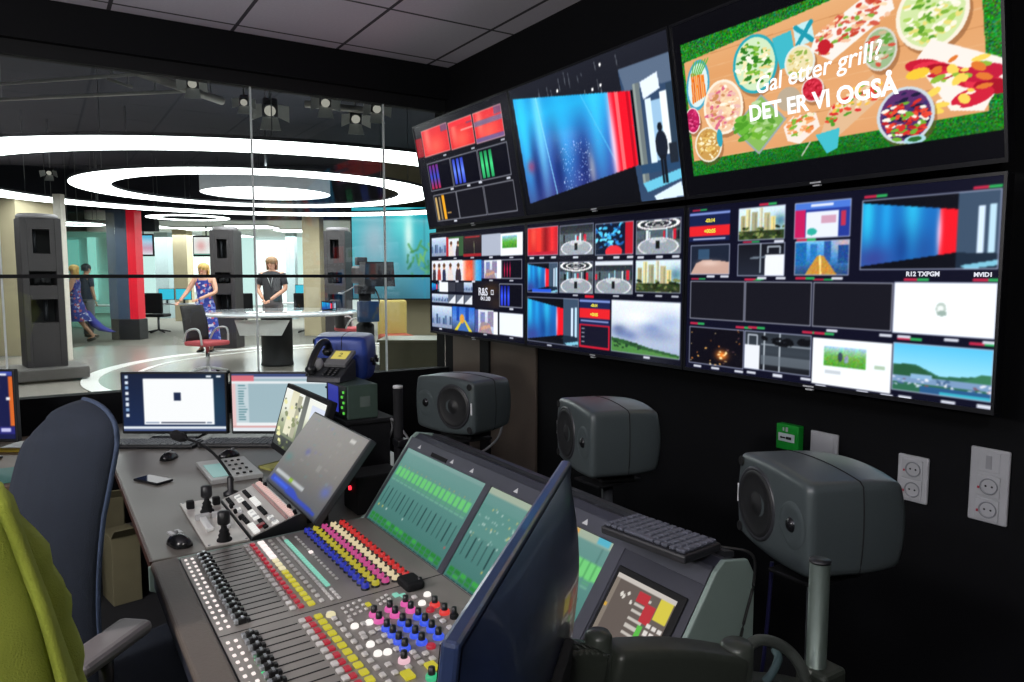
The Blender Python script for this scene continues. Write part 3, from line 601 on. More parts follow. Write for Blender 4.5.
slab('trim_11', pm('dark_bulkhead', '#1d2328', .7), (60-512)/FPX*19.6, (160-512)/FPX*19.6, 19.5, 19.75, 2.75, 3.4)
# lit windows at the back of the office
wl = emis('daylit_window', '#f4fbfa', 1.5); wl2 = emis('daylit_window_cool', '#cfeee9', 1.1)
k = 1
for px0, px1, y0, y1, m in ((67, 82, 240, 318, wl2), (91, 99, 228, 300, wl), (134, 158, 238, 300, wl2), (176, 186, 236, 290, wl), (190, 214, 232, 292, wl), (243, 256, 232, 305, wl2), (256, 287, 240, 305, wl), (294, 304, 235, 300, wl2), (320, 328, 235, 300, wl)):
    d = 28.9; a = (px0-512)/FPX*d; b = (px1-512)/FPX*d
    o = slab('window_%d' % (k+4), m, a, b, d-.04, d, max(FZ+.05, zy(y1, d)), zy(y0, d)); k += 1
# office ceiling lamps
oc = emis('office_lamp', '#ffffff', 4.)
for i, (px, d) in enumerate(((150, 22), (205, 23), (255, 22), (300, 24), (185, 27), (235, 27))):
    t = thing('ceiling_lamp', 'flat white lamp on the pale office ceiling behind the studio', 'lamp', sp(px, d, 3.0), SR, 'office ceiling lamps')
    MB().b2(-.65, .65, -.65, .65, .02, .06, bev=.01).build('lamp_housing', WHITE, t); MB().b2(-.6, .6, -.6, .6, .0, .02).build('diffuser', oc, t)

# ---------------------------------------------------------------- ring lights
RL = emis('ring_light_diffuser', '#ffffff', 7.0); RH = pm('ring_light_housing', '#3c3d44', .6)
def ring_light(label, c, r0, r1, z, h=.05):
    t = thing('ring_light', label, 'light', (c.x, c.y, z), 0)
    MB().ring(r0, r1, .012, h, 144).build('housing', RH, t); MB().ring(r0+.01, r1-.01, 0, .012, 144).build('diffuser', RL, t)
    for k in range(6):
        a = k*PI/3+.3; r = (r0+r1)/2; MB().cyl((r*math.cos(a), r*math.sin(a), h), (r*math.cos(a), r*math.sin(a), 4.5-z), .006, n=6).build('hanging_wire', STEEL, t)
    return t
ring_light('largest glowing ceiling ring, sweeping across the whole studio', RC, 4.2, 5.0, 2.98)
ring_light('middle glowing ceiling ring hanging inside the largest ring', RC, 2.24, 2.82, 2.98)
c = sp(270, 13.5); t = thing('drum_light', 'round drum ceiling light glowing at the centre of the rings', 'light', (c.x, c.y, 3.06))
MB().lathe([(1.12, .0), (1.12, .34), (.2, .36)], 64, 0, None, True, False).build('drum_shade', pm('drum_fabric', '#b9bcc2', .7, emit=.28), t); MB().lathe([(0.0, .012), (1.11, .012)], 64, cap=False).build('diffuser', RL, t)
c_ = MB(); c_.cyl((0, 0, .3), (0, 0, 1.44), .03, n=10); c_.build('hanging_rod', STEEL, t)
ring_light('slim glowing ring further back under the studio ceiling edge', sp(192, 18.6), .70, .98, 3.02)
ring_light('small glowing ring at far left beside the pale post', sp(77, 16.2), .36, .64, 2.70)
t = thing('pendant_lamp', 'small two-tier white pendant lamp left of the red banner', 'lamp', (*sp(103, 18.2)[:2], 2.66))
MB().lathe([(.02, .52), (.3, .5), (.3, .30), (.02, .30)], 28).build('upper_shade', WHITE, t); MB().lathe([(.02, .16), (.26, .14), (.26, 0), (.02, 0)], 28).build('lower_shade', WHITE, t); MB().cyl((0, 0, .1), (0, 0, 1.84), .015, n=8).build('hanging_rod', STEEL, t)

# ---------------------------------------------------------------- pipes, trusses and lamps under the dark studio ceiling
pipe = pm('galvanised_pipe', '#c4c2be', .5, .1)
def ceil_pipe(label, a, b, r):
    t = thing('ceiling_pipe', label, 'pipe', (a+b)/2); m = MB().cyl(a, b, r, n=10); m.build('pipe', pipe, t, True)
    for f in (.15, .85): q = a.lerp(b, f); MB().cyl(q, V((q.x, q.y, 4.5)), .008, n=6).build('hanger', STEEL, t, True)
def pd_(px, py, z): return at_z(px, py, z)
ceil_pipe('upper of the long thin pipes under the dark studio ceiling at left', pd_(-30, 86, 3.7), pd_(140, 74, 3.7), .018)
ceil_pipe('lower of the long thin pipes under the dark studio ceiling at left', pd_(-30, 101, 3.6), pd_(190, 91, 3.6), .018)
ceil_pipe('short slanted pipe between the two long ceiling pipes', pd_(108, 79, 3.72), pd_(132, 87, 3.62), .016)
ceil_pipe('thick pale diagonal duct pipe under the studio ceiling', pd_(138, 72, 3.6), pd_(222, 101, 3.6), .045)
ceil_pipe('brownish horizontal lighting rail above the rings at right', pd_(305, 104, 3.6), pd_(385, 112, 3.6), .04)
LAMP = emis('stage_lamp_lens', '#efe6d8', .45)
for lab, px, py, sc in (('ceiling spotlight with pale flap beside the first glass joint', 270, 107, 1.2), ('ceiling spotlight above the lighting rail', 325, 100, .9), ('ceiling spotlight hanging lowest below the lighting rail', 355, 116, 1.0), ('ceiling spotlight at the right end of the lighting rail', 376, 106, .9), ('small ceiling spotlight beside the diagonal duct', 244, 100, .7), ('dim ceiling spotlight at far left near the rings', 50, 171, .8), ('ceiling spotlight close to the top of the diagonal duct', 193, 81, .8)):
    p = pd_(px, py, 3.55); t = thing('spotlight', lab, 'spotlight', p, SR)
    q = R(.55, 0, .3); sc *= .88
    MB().box((0, 0, 0), (.16*sc, .22*sc, .14*sc), 0, q, .02).build('lamp_body', DGREY, t)
    MB().lathe([(.0, 0), (.055*sc, 0), (.06*sc, .012)], 20, 0, q @ T(0, -.111*sc, 0) @ R(PI/2), cap=False).build('lens', LAMP, t)
    b = MB()
    for s_ in (-1, 1): b.raw([(s_*.085*sc, -.11*sc, -.07*sc), (s_*.085*sc, -.11*sc, .07*sc), (s_*.2*sc, -.2*sc, .09*sc), (s_*.2*sc, -.2*sc, -.09*sc)], [(0, 1, 2, 3)], 0, q)
    b.raw([(-.08*sc, -.11*sc, -.075*sc), (.08*sc, -.11*sc, -.075*sc), (.11*sc, -.24*sc, -.17*sc), (-.11*sc, -.24*sc, -.17*sc)], [(0, 1, 2, 3)], 0, q)
    b = b.build('barn_door', WHITE, t); sm_ = b.modifiers.new('s', 'SOLIDIFY'); sm_.thickness = .004
    MB().cyl((0, 0, .05), (0, 0, 4.5-p.z), .012, n=8).build('hanging_rod', STEEL, t)

# ---------------------------------------------------------------- equipment towers
TWR = pm('tower_grey', '#373335', .5, var=.1, scale=2); TIN = pm('tower_inside', '#101012', .7)
def tower(label, loc, rz, plinth=0.):
    t = thing('equipment_tower', label, 'tower', loc, rz, 'grey equipment towers')
    w_, d_, h = .58, .55, 2.40; m = MB()
    m.b2(-w_/2, -w_/2+.10, -d_/2, d_/2, 0, h, bev=.012).b2(w_/2-.10, w_/2, -d_/2, d_/2, 0, h, bev=.012).b2(-w_/2+.1, w_/2-.1, d_/2-.04, d_/2, 0, h)
    for a, b in ((0, .72), (1.10, 1.32), (1.55, 1.83), (2.22, 2.40)): m.b2(-w_/2+.1, w_/2-.1, -d_/2+.004, d_/2-.04, a, b)
    m.build('tower_body', TWR, t)
    # tall rounded opening of the upper niche
    f = MB(); f.b2(-.19, -.12, -d_/2+.006, -d_/2+.03, 1.83, 2.22); f.b2(.12, .19, -d_/2+.006, -d_/2+.03, 1.83, 2.22); f.build('niche_surround', TWR, t)
    g = MB()
    for a, b in ((.72, 1.10), (1.32, 1.55), (1.83, 2.22)): g.b2(-.185, .185, .05, .07, a, b)
    g.build('niche_back', TIN, t)
    e = MB(); e.box((0, -.12, 1.40), (.24, .16, .10), bev=.02); e.cyl((0, -.2, 1.40), (0, -.27, 1.40), .035, n=14); e.b2(-.05, .05, -.16, -.06, 1.32, 1.36); e.build('camera_head', MATTE, t)
    s_ = MB(); s_.cyl((.04, -.1, .74), (.04, -.1, 1.08), .03, n=10); s_.cyl((-.07, -.1, 1.85), (-.07, -.1, 2.2), .025, n=10); s_.build('inner_post', DGREY, t)
    c_ = MB(); c_.lathe([(.30, 2.40), (.30, 2.44), (.27, 2.47)], 28); c_.build('top_cap', pm('tower_cap', '#8b878a', .5), t)
    if plinth: MB().b2(-.95, .55, -.55, .5, -.001-plinth, 0, bev=.02).build('plinth', pm('plinth_grey', '#5a5654', .5), t)
    return t
p = sp(42, 10.5); t = tower('grey equipment tower standing on a broad plinth at far left', (p.x, p.y, FZ+.205), SR+.72, .19); t.scale = (.86, .86, .87)
p = sp(228, 15.2); tower('grey equipment tower between the woman at the desk and the man', (p.x, p.y, FZ+.006), SR).scale = (.84, .84, 1)
p = sp(339, 15.4); tower('grey equipment tower beside the cyan screen and camera', (p.x, p.y, FZ+.006), SR-.1).scale = (.78, .78, 1)

# ---------------------------------------------------------------- red banner pillar
p = sp(129, 17.2); t = thing('banner_pillar', 'blue grey banner pillar with a bright red edge and dark base', 'banner', (p.x, p.y, FZ+.002), SR)
MB().b2(-.33, .33, -.2, .2, 0, .48, bev=.01).build('base', pm('banner_base', '#2b2b2d', .5), t)
MB().b2(-.36, .11, -.16, .16, .48, 2.98).build('banner_panel', pm('slate_panel', '#4a5a70', .4, var=.25, scale=5), t)
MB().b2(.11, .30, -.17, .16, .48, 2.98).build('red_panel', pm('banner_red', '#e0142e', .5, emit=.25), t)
struct('window_20', MB().b2((68-512)/FPX*15.5, (118-512)/FPX*15.5, 15.5, 15.512, FZ, 2.9, 0, R(0, 0, SR)), GLASS)
# ---------------------------------------------------------------- news desk
p = sp(280, 12.3); t = thing('news_desk', 'large round glossy white news desk on a dark drum leg', 'desk', (p.x, p.y, FZ+.022), SR)
MB().lathe([(.02, .83), (1.24, .83), (1.28, .845), (1.28, .865), (1.24, .88), (.02, .88)], 64).build('desk_top', pm('glossy_white_top', '#cfd3d8', .08, coat=.5), t)
MB().lathe([(.26, 0), (.26, .03), (.25, .05), (.25, .83)], 32, 0, T(0, -.2, 0)).build('drum_leg', pm('desk_leg_grey', '#2c2d30', .5), t)
MB().prism([(-.42, .80), (.42, .80), (.28, .56), (-.36, .56)], -.012, .012, 0, T(.07, -.98, 0) @ R(PI/2+.15)).build('front_panel', WHITE, t)
MB().tube([(-.5, -.3, .82), (-.5, -.3, .74), (-.25, -.25, .62)], .012).build('cable', MATTE, t)
t = thing('desk_tablet', 'small tablet screen with bright cyan picture on the news desk', 'tablet', sp(329, 12.3, 1.006), SR)
MB().b2(-.125, .125, 0, .02, 0, .16, bev=.006).build('case', MATTE, t); cv = Cv(48, 28); led(cv); screen_obj('screen', cv, T(0, -.002, .01), .23, .14, TVG, t)

# ---------------------------------------------------------------- studio chairs
def studio_chair(label, loc, rz):
    t = thing('studio_chair', label, 'chair', loc, rz, 'studio chairs with red seats')
    m = MB(); rows = []
    for i in range(9):
        f = i/8; z = .50+.52*f; hw = .23-.03*abs(f-.4); y = .21+.09*f*f
        rows.append([(x*hw, y+.05*(x*x)*-1+.05, z) for x in np.linspace(-1, 1, 9)])
    vs = [p_ for r in rows for p_ in r]; fs = [(i*9+j, i*9+j+1, (i+1)*9+j+1, (i+1)*9+j) for i in range(8) for j in range(8)]
    o = m.raw(vs, fs, 0, None, True).build('backrest', pm('black_mesh_fabric', '#2c2a2b', .8), t); q = o.modifiers.new('s', 'SOLIDIFY'); q.thickness = .025
    MB().box((0, 0, .47), (.46, .46, .07), bev=.03, seg=3).build('seat', pm('coral_red_seat', '#c8585e', .8), t)
    for s_ in (-1, 1):
        MB().tube(spline([(s_*.24, .2, .50), (s_*.27, .1, .66), (s_*.27, -.12, .68), (s_*.25, -.16, .46)], 5), .016).build('armrest', LGREY, t)
    MB().cyl((0, 0, .08), (0, 0, .44), .028, n=12).build('gas_column', CHROME, t)
    for k in range(5):
        a = k*2*PI/5+.3; MB().tube([(0, 0, .11), (.28*math.cos(a), .28*math.sin(a), .06)], [.026, .016]).build('leg', LGREY, t)
        MB().cyl((.28*math.cos(a)-.012, .28*math.sin(a), .028), (.28*math.cos(a)+.012, .28*math.sin(a), .028), .028, n=12).build('caster', MATTE, t)
    return t
p = sp(206, 10.9); sc_ = studio_chair('studio chair with red seat in front of the news desk at left', (p.x, p.y, FZ+.022), SR+1.15)
p = sp(350, 13.7); dup(sc_, (p.x, p.y, FZ+.022), SR+2.2, 'red seated studio chair at the right end of the news desk')

# ---------------------------------------------------------------- cyan video screen and pale bay at the right
p = sp(392, 17.9); t = thing('studio_video_screen', 'large cyan video screen behind the studio camera', 'screen', (p.x, p.y, 1.0), SR)
MB().b2(-.98, 1.3, .0, .12, 0, 2.25, bev=.01).build('housing', MATTE, t)
cv = Cv(120, 110); cv.vg('#1fa0b0', '#2fb0c0', '#4aa8b8', '#5a98a8', '#3a6a78'); cv.blob(.25, .35, .18, .3, '#b0b8c8', .8); cv.blob(.55, .15, .12, .2, '#5fe0e0', .8); cv.blob(.62, .3, .05, .25, '#e8fff8', .9); cv.rect(.78, 0, .80, 1, '#2a8a98', .7)
for _ in range(26): x = RNG.uniform(.6, .9); y = RNG.uniform(.45, .8); cv.line(x, y, x+RNG.uniform(-.06, .1), y-RNG.uniform(.02, .1), ['#4f9a4a', '#7fc060', '#3a8050'][int(RNG.integers(3))], .012, .8)
cv.blob(.8, .85, .2, .2, '#3a90b8', .6); screen_obj('screen', cv, T(.16, -.004, .03), 2.2, 2.19, TVG, t)
bay = pm('beige_bay_wall', '#8b836a', .7, var=.12, scale=3)
slab('wall_bay', bay, (386-512)/FPX*18.5, (475-512)/FPX*18.5, 18.4, 18.6, FZ, 4.5)
p = sp(411, 7.6); t = thing('low_cabinet', 'low olive beige cabinet just behind the glass at right', 'cabinet', (p.x, p.y, FZ+.002), SR)
MB().b2(-.30, .34, -.2, .3, .05, .82, bev=.008).build('carcass', pm('olive_laminate', '#7d785f', .5), t); MB().b2(-.32, .36, -.22, .32, .82, .845, bev=.004).build('cabinet_top', pm('olive_top', '#8e896e', .4), t); MB().b2(-.28, .32, -.17, .28, 0, .05).build('toe_kick', MATTE, t)
p = sp(395, 12.2); t = thing('figure_stand_in_chair', 'pale yellow chair shape added for a vague figure behind the low beige cabinet', 'chair', (p.x, p.y, FZ+.022), SR+.4)  # chair made up in place of a vague pale figure in the glass
ylw = pm('figure_stand_in_pale_yellow', '#c9b56a', .85)
MB().box((0, .2, .75), (.5, .1, .62), bev=.05, seg=3).build('backrest', ylw, t); MB().box((0, -.02, .44), (.5, .5, .12), bev=.04, seg=3).build('seat', pm('figure_stand_in_orange_red', '#b0563c', .85), t)
for x, y in ((-.2, -.2), (.2, -.2), (-.2, .2), (.2, .2)): MB().cyl((x, y, 0), (x*.95, y*.95, .4), .015, .02, 10).build('leg', STEEL, t)

# ---------------------------------------------------------------- robotic studio camera
p = sp(365, 10.8); t = thing('studio_camera', 'black studio camera with prompter on a tall pedestal', 'camera', (p.x, p.y, FZ+.022), SR+.5)
MB().lathe([(.34, 0), (.34, .10), (.16, .16), (.13, .2), (.13, .75), (.09, .78), (.09, 1.2)], 28).build('pedestal', MATTE, t)
MB().box((0, 0, 1.27), (.26, .22, .14), bev=.02).build('pan_head', DGREY, t)
MB().box((0, .06, 1.48), (.22, .5, .26), bev=.03).build('camera_body', pm('camera_body', '#26282e', .45), t)
MB().cyl((0, -.19, 1.48), (0, -.38, 1.48), .085, .10, 20).build('lens', MATTE, t)
MB().prism([(-.22, 0), (.22, 0), (.2, .34), (-.2, .34)], 0, .28, 0, T(0, -.42, 1.32) @ R(PI/2)).build('prompter_hood', pm('prompter_black', '#1a1e26', .5), t)
MB().box((0, .15, 1.68), (.16, .12, .12), bev=.015).build('viewfinder', DGREY, t)
MB().box((0, -.15, .95), (.30, .12, .30), bev=.01).build('monitor_box', pm('blue_monitor_box', '#2c4668', .3), t)
for s_ in (-1, 1): MB().tube([(s_*.1, .2, 1.3), (s_*.2, .45, 1.2), (s_*.22, .6, 1.2)], .013).build('pan_bar', STEEL, t)
MB().tube(spline([(.1, .1, 1.4), (.25, .1, 1.1), (.1, .1, .7), (.2, .1, .2)]), .012).build('cable', MATTE, t)

# ---------------------------------------------------------------- office desks, monitors and wall screens behind
MONC = emis('cyan_desktop', '#35c8e8', 1.0)
def office_desk(label, loc, rz, w_=1.8):
    t = thing('office_desk', label, 'desk', loc, rz)
    MB().b2(-w_/2, w_/2, -.4, .4, .70, .73, bev=.006).build('desk_top', LGREY, t)
    for x in (-w_/2+.1, w_/2-.1):
        m = MB().b2(x-.03, x+.03, -.3, .3, 0, .03).b2(x-.03, x+.03, -.04, .04, .03, .70); m.build('leg', DGREY, t)
    return t
def office_mon(label, loc, rz, group=None):
    t = thing('office_monitor', label, 'monitor', loc, rz)
    MB().b2(-.29, .29, 0, .03, .12, .50, bev=.006).build('casing', MATTE, t); MB().b2(-.275, .275, -.003, 0, .135, .485).build('screen', MONC, t); m = MB().b2(-.03, .03, .02, .05, .01, .2).b2(-.12, .12, -.06, .1, 0, .012); m.build('stand', DGREY, t)
    return t
p = sp(173, 20.); office_desk('pale office desk with two cyan monitors behind the studio', (p.x, p.y, FZ+.002), SR, 2.2)
for lab, px in (('left of two cyan office monitors beside the red banner', 167), ('right of two cyan office monitors nearer the woman at the desk', 184)): office_mon(lab, sp(px, 19.9, FZ+.735), SR).scale = (.74, 1, .8)
p = sp(300, 20.5); office_desk('pale office desk seen behind the man in the dark shirt', (p.x, p.y, FZ+.002), SR, 1.6); office_mon('cyan office monitor to the right of the man', sp(306, 20.3, FZ+.735), SR)
p = sp(92, 19.0); office_desk('office desk behind the walking woman at left', (p.x, p.y, FZ+.002), SR, 1.7)
def dark_chair(label, px, d, rz):
    p_ = sp(px, d); t = thing('office_chair', label, 'chair', (p_.x, p_.y, FZ+.002), SR+rz)
    MB().box((0, .22, .78), (.46, .07, .52), bev=.03, seg=2).build('backrest', MATTE, t); MB().box((0, 0, .46), (.48, .46, .08), bev=.03).build('seat', MATTE, t); MB().cyl((0, 0, .06), (0, 0, .43), .03, n=10).build('gas_column', STEEL, t)
    for k in range(5): a = k*2*PI/5; MB().tube([(0, 0, .09), (.28*math.cos(a), .28*math.sin(a), .03)], .02, 6).build('leg', MATTE, t)
dark_chair('black office chair in front of the cyan office monitors', 158, 19.0, PI); dark_chair('black office chair behind the man, at right', 307, 19.0, PI-.4); dark_chair('black office chair next to the tower, right of it', 246, 18.4, .6)
def wall_scr(label, px, py, d, w_, h, pic):
    p_ = at_d(px, py, d); t = thing('hanging_screen', label, 'screen', (p_.x, p_.y, p_.z-h/2), SR)
    MB().b2(-w_/2, w_/2, 0, .07, 0, h, bev=.008).build('casing', MATTE, t); cv = Cv(40, 24); pic(cv); screen_obj('screen', cv, T(0, -.003, .05), w_-.06, h-.1, TVG, t)
    MB().cyl((0, .04, h-.02), (0, .04, 3.05-(p_.z-h/2)), .02, n=8).build('ceiling_pole', DGREY, t)
def pcs(c): c.vg('#4ab0d8', '#b0d0e8', '#d0a0b8', '#e8e8f0')
wall_scr('small hanging screen with a blue picture right of the red banner', 143, 245, 22, .62, .66, pcs)
def pcr(c): c.rect(0, 0, 1, 1, '#f2f2f0'); c.blob(.3, .5, .2, .3, '#e8a0a0', .8); c.blob(.7, .4, .1, .2, '#d8b0b8', .6); c.rect(0, .9, 1, 1, '#6a9a8a')
wall_scr('pale hanging screen above the woman at the desk', 206, 246, 22, .78, .62, pcr)
# ---------------------------------------------------------------- people
def skin_mesh(name, J, E, sub=1):
    me = bpy.data.meshes.new(name); ks = list(J); ix = {k_: i for i, k_ in enumerate(ks)}
    me.from_pydata([J[k_][0] for k_ in ks], [(ix[a], ix[b]) for a, b in E], [])
    o = bpy.data.objects.new('tmp', me); COL.objects.link(o); md = o.modifiers.new('k', 'SKIN'); md.use_smooth_shade = True
    for i, k_ in enumerate(ks):
        r = J[k_][1]; me.skin_vertices[0].data[i].radius = (r, r) if not isinstance(r, tuple) else r; me.skin_vertices[0].data[i].use_root = (i == 0)
    s_ = o.modifiers.new('s', 'SUBSURF'); s_.levels = s_.render_levels = sub
    dg = bpy.context.evaluated_depsgraph_get(); dg.update(); out = bpy.data.meshes.new_from_object(o.evaluated_get(dg)); bpy.data.objects.remove(o)
    for p_ in out.polygons: p_.use_smooth = True
    return out
SKIN = pm('skin', '#cf9a80', .55); 
def person(label, loc, rz, Ht, pose, skinm=SKIN):
    """pose: joint name -> (x, y, z) in fractions of height; figure faces -y."""
    t = thing('person', label, 'person', loc, rz); S = Ht
    P = dict(pelvis=(0, 0, .53), waist=(0, 0, .61), chest=(0, 0, .72), uchest=(0, .005, .80), neck=(0, .005, .845), nk2=(0, -.005, .872), head=(0, -.012, .915), crown=(0, -.006, .955),
             shl=(-.10, .005, .812), shr=(.10, .005, .812), ell_=(-.125, .0, .65), elr=(.125, .0, .65), wrl=(-.13, -.03, .50), wrr=(.13, -.03, .50),
             hipl=(-.05, 0, .50), hipr=(.05, 0, .50), knl=(-.055, -.01, .28), knr=(.055, -.01, .28), anl=(-.055, .01, .045), anr=(.055, .01, .045), tol=(-.06, -.085, .014), tor=(.06, -.085, .014)); P.update(pose)
    Rr = dict(pelvis=(.085, .06), waist=(.07, .05), chest=(.08, .055), uchest=(.08, .05), neck=.034, nk2=.030, head=.050, crown=.044, shl=.036, shr=.036, ell_=.025, elr=.025, wrl=.016, wrr=.016, hipl=.054, hipr=.054, knl=.036, knr=.036, anl=.022, anr=.022, tol=.018, tor=.018)
    J = {k_: (tuple(c_*S for c_ in P[k_]), (tuple(q*S for q in Rr[k_]) if isinstance(Rr[k_], tuple) else Rr[k_]*S)) for k_ in P}
    E = [('pelvis', 'waist'), ('waist', 'chest'), ('chest', 'uchest'), ('uchest', 'neck'), ('neck', 'nk2'), ('nk2', 'head'), ('head', 'crown'), ('uchest', 'shl'), ('uchest', 'shr'), ('shl', 'ell_'), ('ell_', 'wrl'), ('shr', 'elr'), ('elr', 'wrr'), ('pelvis', 'hipl'), ('pelvis', 'hipr'), ('hipl', 'knl'), ('knl', 'anl'), ('anl', 'tol'), ('hipr', 'knr'), ('knr', 'anr'), ('anr', 'tor')]
    me = skin_mesh('body', J, E); m = MB(); m.raw([v.co for v in me.vertices], [tuple(p_.vertices) for p_ in me.polygons], 0, None, True); bpy.data.meshes.remove(me)
    for side, e, w_ in ((-1, 'ell_', 'wrl'), (1, 'elr', 'wrr')):          # hands: palm, four fingers, thumb
        a = V(P[e])*S; b = V(P[w_])*S; d = (b-a).normalized(); lat = d.cross(V((0, -1, .3))).normalized(); nrm = lat.cross(d)
        c0 = b+d*.035*S/1.7; m.ell((0, 0, 0), (.022, .045, .013), 0, frame(c0+d*.015, lat, d, nrm), 12, 8)
        for k_ in range(4):
            x = (k_-1.5)*.0125; L = (.055, .066, .062, .048)[k_]; q = c0+d*.045+lat*x; m.tube([q, q+d*L*.5+nrm*.006, q+d*L+nrm*.022], [.0078, .007, .0055], 6)
        q = c0+lat*.02*-side; m.tube([q, q+d*.02-lat*.02*side+nrm*.01, q+d*.045-lat*.022*side+nrm*.02], [.009, .008, .006], 6)
    # nose, ears and brow belong to the same head surface
    hc = V(P['head'])*S; hd = (V(P['crown'])-V(P['nk2'])); 
    m.ell((hc.x, hc.y-.052*S*.98, hc.z), (.010, .016, .018)); m.ell((hc.x-.052*S, hc.y+.004, hc.z+.002), (.008, .016, .026)); m.ell((hc.x+.052*S, hc.y+.004, hc.z+.002), (.008, .016, .026)); m.ell((hc.x, hc.y-.036*S, hc.z-.036*S), (.024, .02, .014))
    m.build('body', skinm, t, fix=False)
    e_ = MB()
    for s_ in (-1, 1): e_.ell((hc.x+s_*.019*S, hc.y-.046*S, hc.z+.013*S), (.010, .006, .005), nu=10, nv=6)
    e_.build('eyes', pm('eye_dark', '#2a1f1c', .3), t); MB().ell((hc.x, hc.y-.0475*S, hc.z-.020*S), (.02, .006, .005), nu=10, nv=6).build('mouth', pm('lips', '#a8494a', .5), t)
    return t, P, S
def rings_(spec, S, n=28, wob=0.):                   # elliptic rings: (x, y, z, rx, ry)
    out = []
    for i, (x, y, z, rx, ry) in enumerate(spec): out.append([((x+rx*(1+wob*i/len(spec)*math.sin(5*2*PI*k_/n+i*.4))*math.cos(2*PI*k_/n))*S, (y+ry*(1+wob*i/len(spec)*math.sin(5*2*PI*k_/n+i*.4))*math.sin(2*PI*k_/n))*S, z*S) for k_ in range(n)])
    return out
def hairdo(t, P, S, c, long_, mat):
    h = V(P['head'])*S; m = MB(); rg = []; n = 20
    m.ell((h.x, h.y+.012*S, h.z+.028*S), (.061*S, .062*S, .050*S))
    for i in range(6):
        f = i/5; z = h.z+.03*S-long_*S*f; rx = (.062-.006*f)*S; rg.append([(h.x+rx*math.cos(a), h.y+.022*S+(.045+.0*f)*S*math.sin(a), z) for a in np.linspace(-.28, PI+.28, n)])
    o_ = [[(x*1.0, y, z) for x, y, z in r]+[(h.x+(x-h.x)*.8, y*1.0+(-.0), z) for x, y, z in reversed(r)] for r in rg]
    m.loft(o_, 0); m.build('hair', mat, t)
def floral():
    m = pm('floral_dress', '#2b3f9a', .8); nt = m.node_tree; N = nt.nodes; L = nt.links; b = N['Principled BSDF']
    tc = N.new('ShaderNodeTexCoord'); v = N.new('ShaderNodeTexVoronoi'); v.inputs['Scale'].default_value = 22; L.new(tc.outputs['Object'], v.inputs['Vector'])
    r = N.new('ShaderNodeValToRGB'); r.color_ramp.interpolation = 'CONSTANT'; e = r.color_ramp.elements
    e[0].color = rgb('#2a3a96'); e[1].position = .45; e[1].color = rgb('#7f8cc8'); x = e.new(.6); x.color = rgb('#32469f'); x = e.new(.78); x.color = rgb('#b8566e'); x = e.new(.88); x.color = rgb('#c8cce0')
    sp_ = N.new('ShaderNodeSeparateColor'); L.new(v.outputs['Color'], sp_.inputs[0]); L.new(sp_.outputs[0], r.inputs[0]); L.new(r.outputs[0], b.inputs['Base Color']); return m
FLOR = floral(); BLOND = pm('blond_hair', '#c9a25c', .6, var=.25, scale=60); SHOE = pm('dark_shoes', '#1c1b1d', .5)
def shoes(t, P, S):
    for a, b in (('anl', 'tol'), ('anr', 'tor')):
        q = V(P[a])*S; r = V(P[b])*S; m = MB(); m.tube([q+V((0, .03, -.03)), q.lerp(r, .5)+V((0, 0, -.018)), r], [.036, .042, .032], 10); m.build('shoe', SHOE, t)
# woman in floral dress at the news desk
p = sp(205, 14.2); t, P, S = person('blond woman in a blue floral sleeveless dress standing behind the news desk', (p.x, p.y, FZ+.005), SR, 1.74, dict(ell_=(-.16, -.06, .68), wrl=(-.19, -.2, .575), elr=(.15, -.05, .67), wrr=(.02, -.2, .60)))
MB().loft(rings_([(0, 0, .80, .085, .055), (0, 0, .76, .098, .066), (0, 0, .72, .093, .066), (0, 0, .62, .08, .062), (0, 0, .54, .105, .08), (0, 0, .40, .125, .10), (0, 0, .24, .15, .125), (0, 0, .10, .17, .14)], S, 36, .06), cap=False).build('dress', FLOR, t, fix=False)
for s_ in (-1, 1): MB().tube([V((s_*.05, -.052, .79))*S, V((s_*.058, -.0, .848))*S, V((s_*.05, .055, .79))*S], .012).build('strap', FLOR, t)
hairdo(t, P, S, 0, .14, BLOND); shoes(t, P, S)
# man in dark shirt
p = sp(273, 14.0); t, P, S = person('man with long fair hair in a dark grey t-shirt, hands clasped behind the desk', (p.x, p.y, FZ+.005), SR, 1.86, dict(ell_=(-.145, -.02, .665), wrl=(-.055, -.13, .56), elr=(.145, -.02, .665), wrr=(.02, -.14, .555)))
TS = pm('dark_tshirt', '#37363a', .85); m = MB().loft(rings_([(0, .005, .842, .052, .042), (0, .005, .825, .105, .055), (0, 0, .78, .108, .068), (0, 0, .72, .10, .07), (0, 0, .62, .092, .066), (0, 0, .53, .098, .072)], S, 32), cap=False)
for a, b in (('shl', 'ell_'), ('shr', 'elr')): A = V(P[a])*S; B = V(P[b])*S; m.tube([A, A.lerp(B, .35), A.lerp(B, .72)], [.072, .066, .062], 14)
m.build('t_shirt', TS, t, fix=False)
MB().tube([V((-.03, -.072, .80))*S, V((.0, -.075, .72))*S, V((.012, -.076, .68))*S, V((.018, -.075, .73))*S, V((.03, -.07, .80))*S], .006).build('lanyard', LGREY, t)
m = MB().loft(rings_([(0, 0, .56, .092, .07), (0, 0, .50, .10, .075), (0, 0, .455, .1, .072)], S, 28))
for a, b, c_ in (('hipl', 'knl', 'anl'), ('hipr', 'knr', 'anr')): m.tube([V(P[a])*S, V(P[b])*S, V(P[c_])*S], [.105, .08, .06], 16)
m.build('trousers', pm('brown_grey_trousers', '#5d5556', .85), t, fix=False); hairdo(t, P, S, 0, .09, pm('fair_brown_hair', '#8a6a4a', .6, var=.25, scale=60)); shoes(t, P, S)
